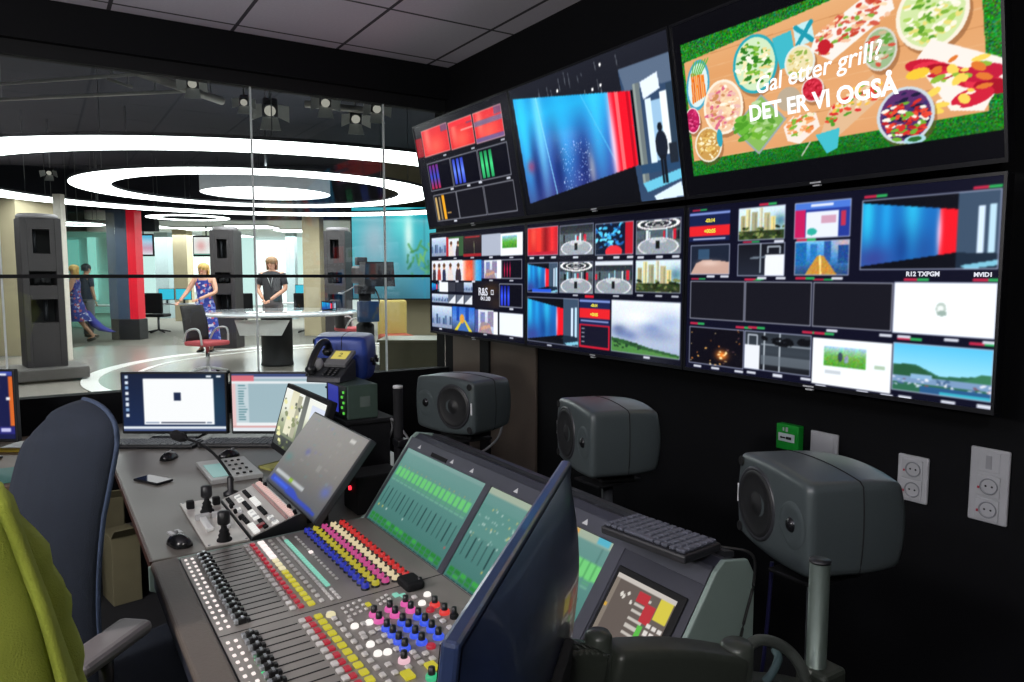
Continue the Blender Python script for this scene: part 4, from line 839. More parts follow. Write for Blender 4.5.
# woman walking at left
p = sp(76, 16.4); t, P, S = person('blond woman in a blue floral dress walking left beside the pale post', (p.x, p.y, FZ+.005), SR-1.25, 1.74, dict(ell_=(-.13, -.08, .67), wrl=(-.10, -.2, .60), elr=(.13, -.03, .66), wrr=(.12, -.18, .62), knl=(-.05, -.12, .30), anl=(-.05, -.13, .05), tol=(-.055, -.22, .016), knr=(.05, .05, .28), anr=(.05, .2, .07), tor=(.05, .12, .02)))
m = MB().loft(rings_([(0, 0, .80, .085, .055), (0, 0, .76, .098, .066), (0, 0, .72, .093, .066), (0, 0, .62, .08, .062), (0, 0, .54, .105, .08), (0, 0, .42, .115, .12), (0, .03, .33, .125, .15), (0, .05, .27, .13, .17)], S, 36, .06), cap=False)
m.build('dress', FLOR, t, fix=False)
MB().loft(rings_([(0, .10, .40, .06, .05), (0, .16, .30, .075, .06), (0, .24, .20, .09, .07), (0, .33, .14, .08, .08), (0, .40, .12, .04, .05)], S, 24, .1)).build('dress_train', pm('deep_blue_cloth', '#2c34a0', .8), t)
hairdo(t, P, S, 0, .15, BLOND); shoes(t, P, S)
# person in dark shirt beyond her
p = sp(88, 17.6); t, P, S = person('person in a dark navy shirt partly hidden behind the walking woman', (p.x, p.y, FZ+.005), SR+2.6, 1.78, dict(wrr=(.14, -.06, .52)))
m = MB().loft(rings_([(0, .005, .842, .05, .04), (0, .005, .825, .105, .055), (0, 0, .78, .108, .068), (0, 0, .62, .092, .066), (0, 0, .52, .10, .072)], S, 32), cap=False)
for a, b in (('shl', 'ell_'), ('shr', 'elr')): A = V(P[a])*S; B = V(P[b])*S; m.tube([A, A.lerp(B, .4), A.lerp(B, .8)], [.068, .062, .056], 14)
m.build('shirt', pm('navy_shirt', '#2a3a52', .85), t, fix=False)
m = MB().loft(rings_([(0, 0, .56, .092, .07), (0, 0, .47, .1, .072)], S, 28))
for a, b, c_ in (('hipl', 'knl', 'anl'), ('hipr', 'knr', 'anr')): m.tube([V(P[a])*S, V(P[b])*S, V(P[c_])*S], [.1, .075, .056], 16)
m.build('trousers', pm('grey_trousers', '#6d7076', .85), t, fix=False); hairdo(t, P, S, 0, .05, pm('dark_hair', '#2c3440', .6)); shoes(t, P, S)
# ================================================================ OPERATOR DESK
DZ = .735
DTOP = pm('desk_laminate', '#66625d', .42, var=.06, scale=5); DEDGE = pm('desk_edge_brown', '#4a2f28', .5)
t = thing('desk', 'long dark grey desk running from the mixing console to the glass', 'desk', (.76, 3.6, 0))
MB().b2(.245, 1.42, 2.412, 4.80, DZ-.028, DZ, bev=.004).build('desk_top', DTOP, t, True)
MB().b2(.238, .245, 2.412, 4.80, DZ-.03, DZ-.002).build('edge_strip', DEDGE, t, True)
for y in (2.55, 4.62): MB().b2(.42, 1.25, y-.02, y+.02, 0, DZ-.028).build('leg', MATTE, t, True)
MB().b2(1.2, 1.23, 2.57, 4.6, .2, DZ-.03).build('back_panel', MATTE, t, True)
# ---- desktop monitors
def monitor(label, px, d, pic, w_=.562, h=.332, zb=.758, rz=SR, base=DZ):
    c = at_d(px, 400, d); t = thing('desktop_monitor', label, 'monitor', (c.x, c.y, base), rz); z0 = zb-base
    MB().b2(-w_/2, w_/2, .0, .03, z0, z0+h, bev=.006).build('casing', BLACK, t); MB().b2(-.15, .15, .028, .06, z0+.06, z0+.26, bev=.012).build('rear_cover', BLACK, t)
    cv = Cv(160, 92); pic(cv); screen_obj('screen', cv, T(0, -.0015, z0+.016), w_-.02, h-.026, screen_mat('monitor_picture', 1.0, .3, .3), t)
    m = MB().b2(-.03, .03, .05, .07, .006, z0+.2).box((0, .04, .006), (.24, .17, .012), bev=.005); m.build('stand', BLACK, t); return t
def pm1(c):
    c.vg('#16203a', '#1a2c52'); c.blob(.9, .5, .15, .5, '#1d4a5a', .6); c.rect(.205, .09, .885, .88, '#fbfdfe'); c.rect(.5, .33, .57, .47, '#1d2a4a'); c.rect(.37, .84, .80, .86, '#3a4258'); c.rect(.22, .84, .35, .86, '#8a9ab4'); c.rect(.81, .84, .86, .86, '#6a7a94'); c.rect(.22, .26, .86, .265, '#eceff2')
    for i in range(8): c.rect(.03, .03+.095*i, .06, .085+.095*i, ['#c8d4e4', '#dfe8f4', '#8fb0d8', '#e8ecf2'][i % 4])
    c.rect(.82, .035, .87, .065, '#e8ecf2'); c.rect(.92, .035, .96, .065, '#e8ecf2'); c.rect(0, .915, 1, .96, '#dfe6ee'); c.rect(0, .96, 1, 1, '#41517a')
def pm2(c):
    c.rect(0, 0, 1, 1, '#9fb9c2'); c.rect(0, 0, 1, .05, '#3a4a78'); c.rect(0, .05, 1, .09, '#c8d0de'); c.rect(0, .03, .22, .13, '#d8707c'); c.rect(.0, .13, 1, .17, '#e6edf0'); c.rect(0, .17, .04, 1, '#e9c4c4'); c.rect(.04, .17, .16, 1, '#c4d4da')
    for i in range(14): c.rect(.06, .2+.045*i, .06+RNG.uniform(.05, .09), .22+.045*i, '#5a8a94')
    c.rect(.04, .85, 1, .9, '#eef2f4'); c.rect(0, .9, 1, .94, '#d8a4a4'); c.rect(0, .94, 1, 1, '#e4eaf0')
monitor('desktop monitor with a bright white window, left of the pair at the glass end', 174, 3.85, pm1)
monitor('desktop monitor with pale blue list, right of the pair at the glass end', 283.5, 3.85, pm2)
# ---- keyboards
KEYM = pm('key_caps', '#5f6466', .5)
def keyboard(label, loc, rz, w_=.44, d_=.14, rx=0., kc=KEYM, body=BLACK):
    t = thing('keyboard', label, 'keyboard', loc, rz, None, rx)
    MB().box((0, 0, .009), (w_, d_, .018), bev=.005).build('case', body, t); m = MB(); n = int(w_/.0205)
    for r in range(6):
        y = d_/2-.016-r*(d_-.03)/5
        if r == 5:
            for x0, x1 in ((-.47, -.40), (-.39, -.32), (-.31, -.24), (-.23, .12), (.13, .2), (.21, .28), (.30, .36), (.37, .47)): m.box(((x0+x1)/2*w_, y, .0215), ((x1-x0)*w_, .016, .007), bev=.002, seg=1)
        else:
            for k in range(n): m.box(((k+.5)/n*w_*.95-w_*.475, y, .0215), (w_*.95/n-.003, .0165, .007), bev=.002, seg=1)
    m.build('keys', kc, t); return t
p = at_z(155, 446, DZ); keyboard('black keyboard below the desktop monitor with the white window', (p.x, p.y, DZ+.001), SR)
p = at_z(246, 445, DZ); keyboard('black keyboard below the desktop monitor with the pale blue list', (p.x, p.y, DZ+.001), SR, kc=pm('key_caps_dark', '#4a4d50', .5))
# ---- mice
def mouse(label, x, y, rz, silver=False):
    t = thing('computer_mouse', label, 'mouse', (x, y, DZ+.001), rz); m = MB(); rg = []
    for i in range(10):
        f = i/9; yy = -.055+.11*f; w_ = .031*math.sqrt(max(.02, 1-(2*f-1)**4)); h = .036*math.sin(PI*(.12+.8*f))**.7
        rg.append([(w_*math.cos(a), yy, max(0, h*math.sin(a))) for a in np.linspace(0, PI, 13)])
    m.loft(rg, 0); m.build('shell', pm('mouse_black', '#141518', .25), t)
    MB().cyl((-.004, .024, .031), (.004, .024, .031), .009, n=14).build('scroll_wheel', GREY, t)
    if silver: MB().box((-.012, .032, .031), (.014, .04, .006), bev=.002).box((.012, .032, .031), (.014, .04, .006), bev=.002).build('silver_buttons', LGREY, t)
p = at_z(169, 459, DZ); mouse('small black mouse on the desk below the left keyboard', p.x, p.y, SR)
p = at_z(229, 457, DZ); mouse('black mouse on the desk below the right keyboard', p.x, p.y, SR-.5)
mouse('black mouse with silver buttons at the desk corner by the mixing console', .337, 2.515, .25, True)
# ---- smartphone
t = thing('smartphone', 'smartphone lying face up on the desk edge near the chair', 'phone', (.36, 3.365, DZ+.001), math.radians(-61))
MB().box((0, 0, .005), (.155, .078, .009), bev=.004, seg=3).build('case', MATTE, t); MB().box((0, 0, .0098), (.146, .070, .0012)).build('glass_front', pm('phone_glass', '#0c1012', .04, coat=.6), t)
# ---- joystick panel
t = thing('joystick_panel', 'pale grey camera control plate with two black joysticks', 'control panel', (.48, 2.68, DZ+.001))
PLT = pm('pale_metal_plate', '#c6c2bc', .4, .2)
MB().b2(.402, .534, 2.418, 2.95, DZ+.001, DZ+.009, bev=.002).build('plate', PLT, t, True)
def joy(x, y):
    m = MB().lathe([(.024, 0), (.024, .004), (.017, .012), (.019, .018), (.014, .026), (.016, .032), (.010, .040), (.009, .052)], 20, 0, T(x, y, DZ+.009)); j = m.build('joystick', MATTE, t, True)
    MB().lathe([(.010, .050), (.0185, .056), (.020, .062), (.019, .094), (.013, .098), (0, .099)], 22, 0, T(x, y, DZ+.009)).build('joystick_knob', BLACK, j, True)
joy(.470, 2.79); joy(.462, 2.452)
for x, y in ((.425, 2.86), (.515, 2.86)): MB().box((x, y, DZ+.024), (.026, .026, .030), bev=.004).build('black_key', MATTE, t, True)
for x in (.440, .495):
    MB().b2(x-.011, x+.011, 2.56, 2.70, DZ+.009, DZ+.021, bev=.003).build('lever_track', WHITE, t, True); MB().b2(x-.024, x+.024, 2.70, 2.714, DZ+.009, DZ+.030, bev=.003).build('lever_bar', LGREY, t, True)
m = MB()
for x, y in ((.412, 2.43), (.526, 2.43), (.412, 2.94), (.526, 2.94)): MB().cyl((x, y, DZ+.009), (x, y, DZ+.0105), .004, n=10).build('screw', STEEL, t, True)
# ---- second plate with small display
t = thing('camera_control_unit', 'grey control unit with a small cyan display beside the gooseneck microphone', 'control panel', (.66, 3.35, DZ+.001), 0)
MB().b2(.555, .765, 3.17, 3.53, DZ+.001, DZ+.02, bev=.003).build('plate', pm('unit_grey', '#a8a9a7', .4, .2), t, True)
MB().b2(.57, .64, 3.21, 3.44, DZ+.02, DZ+.022).build('display', emis('unit_cyan_display', '#7fb0ac', .7), t, True)
m = MB()
for i in range(4):
    for j in range(3): m.box((.67+.027*j, 3.22+.08*i, DZ+.023), (.013, .013, .006), bev=.002, seg=1)
m.build('buttons', MATTE, t, True)
# ---- gooseneck microphone
b_ = V((.592, 2.985, DZ+.001)); hd = at_d(181, 437, 3.0)
t = thing('gooseneck_microphone', 'black gooseneck microphone bending left over the desk', 'microphone', b_)
MB().lathe([(.028, 0), (.028, .012), (.012, .02), (.012, .07), (.008, .075)], 20, 0, T(b_)).build('base', BLACK, t, True)
q = [b_+V((0, 0, .06)), at_d(232, 478, 2.86), at_d(216, 456, 2.9), at_d(200, 444, 2.95), hd]
MB().tube(spline(q, 10), .0055, 8).build('gooseneck', MATTE, t, True)
MB().tube([hd+(q[3]-hd)*.25, hd, hd-(q[3]-hd)*.3, hd-(q[3]-hd)*.55], [.012, .021, .022, .008], 14).build('foam_cap', pm('foam', '#0e0e10', .95, bump=.6, bscale=500), t, True)
# ---- vision mixer with touch screen
t = thing('vision_mixer', 'vision mixer panel of lit buttons in front of its grey touch screen', 'control panel', (.62, 2.65, DZ+.001))
def vmx(a, y, h=0.): return V((.53+a, y, .744+.33*a+h))
VW = .165
body = MB().prism([(.538, DZ+.001), (.538, .744), (.54, .746), (.70, .800), (.72, .80), (.72, DZ+.001)], 0, .48, 0, frame((0, 2.895, 0), (1, 0, 0), (0, 0, 1), (0, -1, 0))); body.build('chassis', BLACK, t, True)
vm = frame(vmx(.01, 2.655), V((1, 0, .33)).normalized(), (0, 1, 0), V((-.33, 0, 1)).normalized())
MB().b2(.002, .158, -.236, .236, 0, .003, 0, vm).build('face_plate', pm('mixer_face', '#bab5b1', .4, .2), t, True)
def btns(name, lst, mat, sz=(.010, .010, .006)):
    r3 = PM[t.name].inverted() @ vm; k0 = None; mb = MB().box((0, 0, sz[2]/2), sz, 0, None, .0015, 1)
    for a, y in lst:
        if k0 is None: k0 = mb.build(name, mat, t); o = k0
        else: o = k0.copy(); COL.objects.link(o); o.parent = t
        o.matrix_local = r3 @ T(a, y, .003)
btns('pink_key', [(.143, -.224+.0213*i) for i in range(22)], emis('pink_lit_key', '#f0c4bc', .75), (.019, .017, .006))
btns('rose_key', [(.124, -.224+.0213*i) for i in range(22)], pm('rose_key', '#b08a86', .5), (.010, .021, .006))
blk = []; wht = []
for gi, y0 in enumerate((-.222, -.108, .008, .122)):
    for i in range(5):
        for j in range(3):
            (blk if (gi+j) % 2 else wht).append(((.022+.032*j)-(.004 if gi % 2 else 0), y0+.0195*i))
btns('black_key', blk, MATTE, (.015, .015, .008)); btns('lit_key', wht[::2]+wht[1::6], emis('white_lit_key', '#f4f2ee', .85), (.021, .018, .007)); btns('grey_key', wht[1::2], LGREY, (.014, .014, .007))
btns('red_key', [(.045, -.195)], pm('dark_red_key', '#8a1f28', .4), (.026, .026, .010))
for y in (-.23, -.16, -.05, .03, .10, .16, .23): MB().lathe([(.006, 0), (.007, .012), (.005, .016), (0, .017)], 12, 0, vm @ T(.155 if abs(y) > .1 else .01, y, .003)).build('rotary_knob', MATTE, t, True)
LT = math.hypot(.202, .253); xs_ = V((.202, 0, .253)).normalized()
tm = frame((.702, 2.59, .802), (0, -1, 0), V((xs_.z, 0, -xs_.x)), xs_)     # x right along desk, z up the slope, y away
MB().b2(-.302, .302, .003, .028, 0, LT, 0, tm, .004).build('screen_housing', DGREY, t, True)
def ptouch(c):
    c.vg('#8d8a88', '#86827f', '#777471', '#5d5f66'); c.blob(.8, .2, .5, .4, '#98928c', .5); c.noise(.012)
    for _ in range(26): x = RNG.uniform(.05, .9); y = RNG.uniform(.05, .7); c.rect(x, y, x+RNG.uniform(.02, .06), y+RNG.uniform(.015, .04), ['#7a7fae', '#6a8f8c', '#a09a96', '#7d7a9c', '#a89f98'][int(RNG.integers(5))], .5)
    c.rect(.78, .08, .86, .12, '#e8e6e2', .8); c.rect(.05, .8, .62, .84, '#c9ced0'); c.rect(.33, .795, .40, .85, '#9fd03a'); c.poly([(.05, .88), (.5, .88), (.62, .92), (.95, .93), (.95, .98), (.05, .95)], '#2a48c8'); c.rect(.1, .90, .4, .935, '#3a6af0'); c.blob(.9, .7, .06, .06, '#5a6fd8', .7); c.blob(.1, .62, .06, .05, '#3f8f8a', .6); c.blob(.33, .45, .04, .04, '#4a52b8', .6); c.rect(.7, .84, .97, .845, '#9aa0a8'); c.rect(.0, .97, 1, 1, '#41434a'); c.rect(.6, .5, .66, .58, '#a6a4a0', .5)
cv = Cv(150, 90); ptouch(cv); screen_obj('touch_screen', cv, tm @ T(0, .0015, .006), .592, LT-.012, screen_mat('touch_picture', .82, .35, .3), t, True)
MB().prism([(.74, DZ+.001), (.80, .90), (.82, .90), (.82, DZ+.001)], 0, .2, 0, frame((0, 2.69, 0), (1, 0, 0), (0, 0, 1), (0, -1, 0))).build('rear_support', MATTE, t, True)
# ---- picture monitor behind
x0 = .97; a = at_x(287, 383, x0); b = at_x(330, 390, x0)
t = thing('picture_monitor', 'tilted black picture monitor showing a pale tower block, behind the touch screen', 'monitor', (.90, (a.y+b.y)/2, DZ+.001))
xs_ = V((.09, 0, .30)).normalized(); wv = a.y-b.y; hv = .315; pmn = frame((x0-.09, (a.y+b.y)/2, a.z-.30), (0, -1, 0), V((xs_.z, 0, -xs_.x)), xs_)
MB().b2(-wv/2, wv/2, .002, .035, 0, hv, 0, pmn, .006).build('casing', MATTE, t, True)
def pbld(c):
    c.vg('#f4f6f0', '#e8ead8', '#8f9a70', '#2f3628'); c.rect(.18, 0, .36, .75, '#e3dfc0'); c.rect(.36, .05, .46, .75, '#a9a78c'); c.rect(.5, 0, .62, .8, '#5f635c'); c.rect(.7, .1, 1, .5, '#d8dff0'); c.rect(.85, .2, 1, .6, '#b86a7a', .6); c.rect(0, .8, 1, 1, '#262c22'); c.dots(30, ['#e8e4a0', '#7a8450', '#3c4432'], (.02, .04), (0, .2, .5, 1))
cv = Cv(70, 60); pbld(cv); screen_obj('screen', cv, pmn @ T(0, 0, .03), wv-.05, hv-.05, screen_mat('monitor_picture', 1.0), t, True)
MB().b2(x0-.06, x0+.06, a.y*.5+b.y*.5-.08, a.y*.5+b.y*.5+.08, DZ+.001, a.z-.27, bev=.01).build('stand', MATTE, t, True)
# ---- riser, waveform box, desk telephone
bx = 1.05; n_ = at_x(347, 386, bx); f_ = at_x(327, 385, bx); zt = n_.z; zb_ = at_x(347, 420, bx).z
t = thing('equipment_riser', 'black open riser on the desk carrying the waveform box', 'stand', (bx+.1, (n_.y+f_.y)/2, DZ+.001))
MB().b2(bx-.02, bx+.2, n_.y-.03, f_.y+.06, zb_-.018, zb_-.001, bev=.003).build('shelf', MATTE, t, True)
for y in (n_.y-.01, f_.y+.04): MB().b2(bx, bx+.18, y-.008, y+.008, DZ+.001, zb_-.018).build('leg', MATTE, t, True)
t = thing('waveform_box', 'dark green grey box with a small blue display, below the desk telephone', 'monitor', (bx+.07, (n_.y+f_.y)/2, zb_))
GB = pm('green_grey_metal', '#45574f', .45, .3)
MB().b2(bx, bx+.135, n_.y, f_.y, zb_, zt, bev=.004).build('case', GB, t, True)
MB().b2(bx-.004, bx, n_.y+.005, f_.y-.005, zb_+.005, zt-.005).build('front_plate', BLACK, t, True)
yc = (n_.y+f_.y)/2; MB().b2(bx-.006, bx-.004, yc-.03, f_.y-.03, zb_+.02, zt-.015).build('display', emis('blue_display', '#2b35a8', .8), t, True)
m = MB()
for i in range(5): m.box((bx-.006, n_.y+.03+.018*(i % 2), zb_+.025+.022*i), (.006, .012, .010))
m.build('green_keys', emis('green_key', '#5fd84a', .8), t, True); MB().b2(bx+.055, bx+.10, n_.y-.002, n_.y, zb_+.05, zt-.05).build('side_vent', pm('vent_grey', '#58645f', .5), t, True)
t = thing('desk_telephone', 'black desk telephone with yellow lit display on top of the waveform box', 'telephone', (bx+.0, yc+.06, zt+.001), math.radians(-48)); PT = t
PHN = pm('phone_dark', '#2a2c30', .4)
MB().prism([(-.10, 0), (.09, 0), (.09, .10), (.07, .115), (-.09, .03)], -.10, .10, 0, frame((0, 0, 0), (0, 1, 0), (0, 0, 1), (1, 0, 0)), .006).build('body', PHN, t)
fm = frame((.03, -.02, .066), (1, 0, 0), V((0, .16, .085)).normalized(), V((0, -.085, .16)).normalized())
MB().b2(-.065, .065, .005, .145, .006, .028, 0, fm, .004).build('display_housing', GREY, t); MB().b2(-.045, .045, .055, .13, .028, .0295, 0, fm).build('display', emis('yellow_display', '#d8c860', .9), t)
text_mesh('2', .05, 'display_digit', pm('lcd_ink', '#4a4630', .6), t, fm @ T(0, .092, .0296))
m = MB()
for i in range(4):
    for j in range(3): m.box((-.03+.03*j, -.015-.018*i, .012), (.016, .011, .012), 0, fm, .002, 1)
m.build('keypad', BLACK, t)
hp = spline([(-.075, -.10, .07), (-.078, -.06, .125), (-.08, .02, .19), (-.08, .09, .20), (-.08, .125, .15)], 6); HS = pm('handset_black', '#17191c', .3)
h_ = MB().tube(hp, .019, 12); h_.ell((-.077, -.085, .068), (.032, .030, .026), nu=16); h_.ell((-.08, .105, .145), (.032, .030, .026), nu=16); h_.build('handset', HS, t)
MB().ell((-.074, -.02, .085), (.026, .05, .04), nu=18).build('handset_cradle', LGREY, t)
MB().tube(spline([(-.075, -.10, .05), (-.12, -.06, .03), (-.11, .04, .012), (-.05, .1, .02)], 8), .005).build('cord', RUB, t); t.scale = (.8, .8, .8)
# ---- desk pole and clutter behind the touch screen
t = thing('desk_pole', 'short black pole with pale cap standing on the desk by the far speaker', 'pole', (1.18, 2.69, DZ+.001))
MB().lathe([(.05, 0), (.05, .01), (.0195, .014), (.0195, .415)], 20).build('tube', MATTE, t); MB().lathe([(.0195, .415), (.0195, .425), (0, .426)], 20).build('cap', LGREY, t); MB().box((.0, -.02, .20), (.05, .06, .03), bev=.006).build('clamp', BLACK, t)
t = thing('talkback_box', 'black box with a red light behind the touch screen', 'box', (1.0, 2.53, DZ+.001))
MB().b2(-.08, .10, -.06, .08, 0, .14, bev=.006).build('case', MATTE, t); MB().cyl((-.081, 0, .09), (-.088, 0, .09), .008, n=12).build('red_light', emis('red_led', '#ff3040', 2.), t)
t = thing('paper_stack', 'loose white papers behind the touch screen', 'paper', (1.33, 2.82, DZ+.001), .2)
for i in range(4): MB().box((.01*i, -.008*i, .002+.004*i), (.13, .10, .0035)).build('sheet', WHITE, t)
def cable(label, pts, r, m=RUB, name='cable'):
    pts = [V(p) for p in pts]; o = MB().tube(spline(pts, 10), r).build(name, m); return tag(o, label, 'cable')
cable('grey cable looping behind the waveform box', [(1.20, 3.0, DZ+.01), (1.24, 2.9, .93), (1.21, 2.82, 1.0), (1.26, 2.74, .9), (1.25, 2.6, DZ+.01)], .005, pm('grey_cable', '#77787a', .5))
cable('pale cable hanging from the far speaker', [at_d(503, 421, 3.2), at_d(499, 436, 3.1), at_d(488, 448, 3.0), at_d(474, 456, 2.85)], .005, MATS['grey_cable'])
t = thing('notepad', 'small yellow green note pad behind the touch screen', 'notepad', (at_z(276, 467, DZ).x, at_z(276, 467, DZ).y, DZ+.001), .4)
MB().b2(-.06, .06, -.045, .045, 0, .010).build('pages', pm('yellow_green_paper', '#a9a860', .7), t); MB().b2(-.06, .06, .036, .046, .0, .012).build('binding', pm('olive_tape', '#6a6a3c', .7), t)
# ---- second desk at the far left with its own monitor
t = thing('desk', 'brown topped desk at the left edge under a monitor', 'desk', (-.75, 4.15, 0))
MB().b2(-1.5, -.05, 3.62, 4.70, DZ-.028, DZ, bev=.004).build('desk_top', pm('brown_desk_top', '#5a4638', .5), t, True)
for x in (-1.45, -.1): MB().b2(x-.02, x+.02, 3.7, 4.6, 0, DZ-.028).build('leg', MATTE, t, True)
def pm3(c):
    c.rect(0, 0, 1, 1, '#171c4a'); c.rect(.0, .0, 1, .06, '#3a4aa0'); c.rect(.8, .03, .95, .06, '#dfe4f4'); c.rect(.96, .08, 1, .80, '#d8682a'); c.rect(.94, .38, .97, .42, '#f0f0f4'); c.rect(0, .82, 1, .92, '#2a2a78'); c.rect(.8, .84, .84, .89, '#e8e8ff'); c.rect(.88, .84, .96, .89, '#c8c8f4'); c.rect(0, .3, .7, .7, '#1c2c8a')
monitor('dark blue monitor with orange edge, cut off at the left edge', -46, 3.3, pm3, .56, .335, .84, SR)
t = thing('folder', 'yellow folder under the monitor at the left edge', 'folder', (-.125, 4.33, DZ+.001), SR); MB().b2(-.07, .10, -.05, .10, 0, .02, bev=.003).build('cover', pm('yellow_card', '#a8922e', .6), t); MB().b2(-.065, .095, -.045, .095, .02, .024).build('sheet', WHITE, t)
t = thing('desk_mat', 'teal desk mat on the brown topped desk', 'mat', (-.26, 3.78, DZ+.001), 0); MB().b2(-.22, .2, -.12, .16, 0, .004).build('mat', pm('teal_mat', '#2f6a62', .6), t)
# ---- cartons below the desk
def carton(label, x, y, z, w_, d_, h, rz):
    t = thing('cardboard_box', label, 'box', (x, y, z), rz); kb = pm('cardboard', '#6f6a50', .85)
    MB().b2(-w_/2, w_/2, -d_/2, d_/2, 0, h, bev=.003).build('carton', kb, t)
    m = MB().raw([(-w_/2, -d_/2, h), (w_/2, -d_/2, h), (w_/2, -d_/2-.06, h+.05), (-w_/2, -d_/2-.06, h+.05)], [(0, 1, 2, 3)]); o = m.build('flap', kb, t); q = o.modifiers.new('s', 'SOLIDIFY'); q.thickness = .004
carton('pale cardboard box on the floor under the desk', .27, 4.02, .002, .13, .18, .34, .2); carton('smaller grey beige carton behind the cardboard box under the desk', .26, 4.28, .002, .11, .15, .46, -.1)
# ================================================================ AUDIO MIXING CONSOLE
Y0, Y1 = 2.4, .965
t = thing('mixing_console', 'large audio mixing console with faders, coloured knobs and upright meter screens', 'mixing console', (.75, 1.68, 0)); MC = t
CS = pm('console_surface', '#8a8580', .42, .15, var=.05, scale=6); CH = pm('console_housing', '#2b2d38', .42, var=.1); CK = pm('console_cheek', '#7d8f88', .35, var=.08, scale=3)
EX = lambda y: frame((0, y, 0), (1, 0, 0), (0, 0, 1), (0, -1, 0))     # profile (x, z) extruded towards -y
prof = [(.245, .66), (.245, .722), (.318, .7285), (.915, .750), (.925, .757), (1.112, 1.018), (1.13, 1.03), (1.19, 1.012), (1.205, .97), (1.205, .62), (.95, .58), (.4, .60)]
MB().prism(prof, 0, Y0-Y1-.024, 0, EX(Y0-.012)).build('chassis', CH, t, True)
chk = [(.232, .65), (.232, .725), (.30, .735), (.905, .756), (.925, .768), (1.098, 1.018), (1.120, 1.034), (1.190, 1.022), (1.212, .985), (1.212, .60), (.95, .56), (.38, .58)]
MB().prism(chk, 0, .012, 0, EX(Y0), .003).build('end_cheek', CK, t, True); MB().prism(chk, 0, .012, 0, EX(Y1+.012), .003).build('end_cheek', CK, t, True)
for y in (2.33, 1.03):
    m = MB().b2(.72, .82, y-.03, y+.03, .05, .60).b2(.62, 1.15, y-.035, y+.035, 0, .05); m.build('leg', MATTE, t, True)
sa = V((1, 0, .036)).normalized(); cm = frame((.237, Y0, .7285), sa, (0, -1, 0), V((.036, 0, -1)).normalized()*-1)
def cpx(px, py):                                     # console surface coordinates of an image point
    d = V(ray(px, py)); C = V((0, 0, EYE)); n = V((-.036, 0, 1)); P0 = V((.237, Y0, .728)); k = (P0-C).dot(n)/d.dot(n); p = C+d*k
    return p.x-.237, Y0-p.y
# cm: local x = across (a), local y = along the desk towards the camera (b), local z = up
m = MB().b2(.082, .688, .014, 1.42, 0, .004, 0, cm); pl_ = m
for md in range(2):
    b0 = .045 if md == 0 else .642
    for i in range(16 if md == 0 else 22): b = b0+.0343*i; pl_.b2(.165, .258, b-.0022, b+.0022, .0035, .0046, 1, cm)
pl_.b2(.082, .688, .5965, .5995, .0035, .0048, 1, cm).b2(.082, .688, 1.196, 1.199, .0035, .0048, 1, cm)
pl_.build('control_surface', [CS, MATTE], t, True)
MB().b2(.0, .078, .012, 1.42, -.018, .012, 0, cm, .010, 3).build('armrest', pm('armrest_vinyl', '#5e554e', .55, bump=.2), t, True)
# faders
FC = [pm('fader_black', '#1a1a1c', .35), pm('fader_silver', '#b8bcc0', .25, .6)]
ch = [(.045+.0343*i) for i in range(16)]+[(.642+.0343*i) for i in range(12)]
proto = MB().box((.145, 0, .012), (.022, .015, .016), 0, cm, .004).box((.146, 0, .0205), (.006, .015, .003), 1, cm).box((.130, 0, .012), (.011, .016, .012), 1, cm, .003).box((.160, 0, .010), (.009, .014, .010), 0, cm, .002).build('fader', FC, t, True)
for i, b in enumerate(ch):
    o = proto if i == 0 else proto.copy()
    if i: COL.objects.link(o); o.parent = t
    o.location = (0, -b, 0)
# buttons: the coloured and large ones each a part of its own, all the small remaining ones one part
SB = MB(); SBM = []
def put(name, lst, mat, sz, z=.004):
    if name.startswith(('lit_button_row', 'grey_button_row', 'teal_button_row', 'grey_button_grid')):
        if mat not in SBM: SBM.append(mat)
        for a, b in lst: SB.box((a, b, z+sz[2]/2), sz, SBM.index(mat), cm, .002, 1)
        return
    one(name.replace('_row', ''), lst, mat, MB().box((0, 0, sz[2]/2), sz, 0, None, .002, 1), z)
def one(name, lst, mat, mb, z=.004):
    I = PM[t.name].inverted(); k0 = None; r3 = I @ cm
    for a, b in lst:
        if k0 is None: k0 = mb.build(name, mat, t); o = k0
        else: o = k0.copy(); COL.objects.link(o); o.parent = t
        o.matrix_local = r3 @ T(a, b, z)
def row(name, a, bs, mat, sz=(.011, .016, .006), z=.004):
    put(name, [(a, b) for b in bs], mat, sz, z)
LIT = emis('lit_white_button', '#fff2ee', 1.0); GBT = pm('grey_button', '#d2cecb', .45); RBT = emis('lit_red_button', '#c01f36', .7); YBT = emis('lit_yellow_button', '#d8cc2a', .75); TBT = emis('lit_teal_button', '#8fe0c8', .75); CBT = emis('lit_cream_button', '#f2e6b8', .85)
B1 = [.045+.0343*i for i in range(16)]; B2 = [.642+.0343*i for i in range(14)]; H2 = [.06+.030*i for i in range(17)]
row('lit_button_row', .094, B1, LIT, (.009, .012, .004)); row('lit_button_row', .112, B1, LIT, (.009, .012, .004)); row('lit_button_row', .094, B2, LIT, (.009, .012, .004)); row('lit_button_row', .112, B2, LIT, (.009, .012, .004))
row('grey_button_row', .270, B1, GBT, (.015, .019, .007)); row('grey_button_row', .270, B2, GBT, (.016, .020, .007))
row('red_button_row', .291, B1, RBT, (.014, .018, .007)); row('red_button_row', .286, B2, RBT, (.015, .019, .007))
row('white_button_row', .318, B1[:5], LIT, (.020, .026, .006)); row('cream_button_row', .318, B1[5:8], CBT, (.018, .022, .006)); row('yellow_button_row', .318, B1[8:], YBT, (.018, .022, .006)); row('yellow_button_row', .311, B2, YBT, (.019, .022, .006))
row('grey_button_row', .346, B1, GBT, (.012, .016, .006)); row('grey_button_row', .340, B2, GBT, (.013, .018, .006))
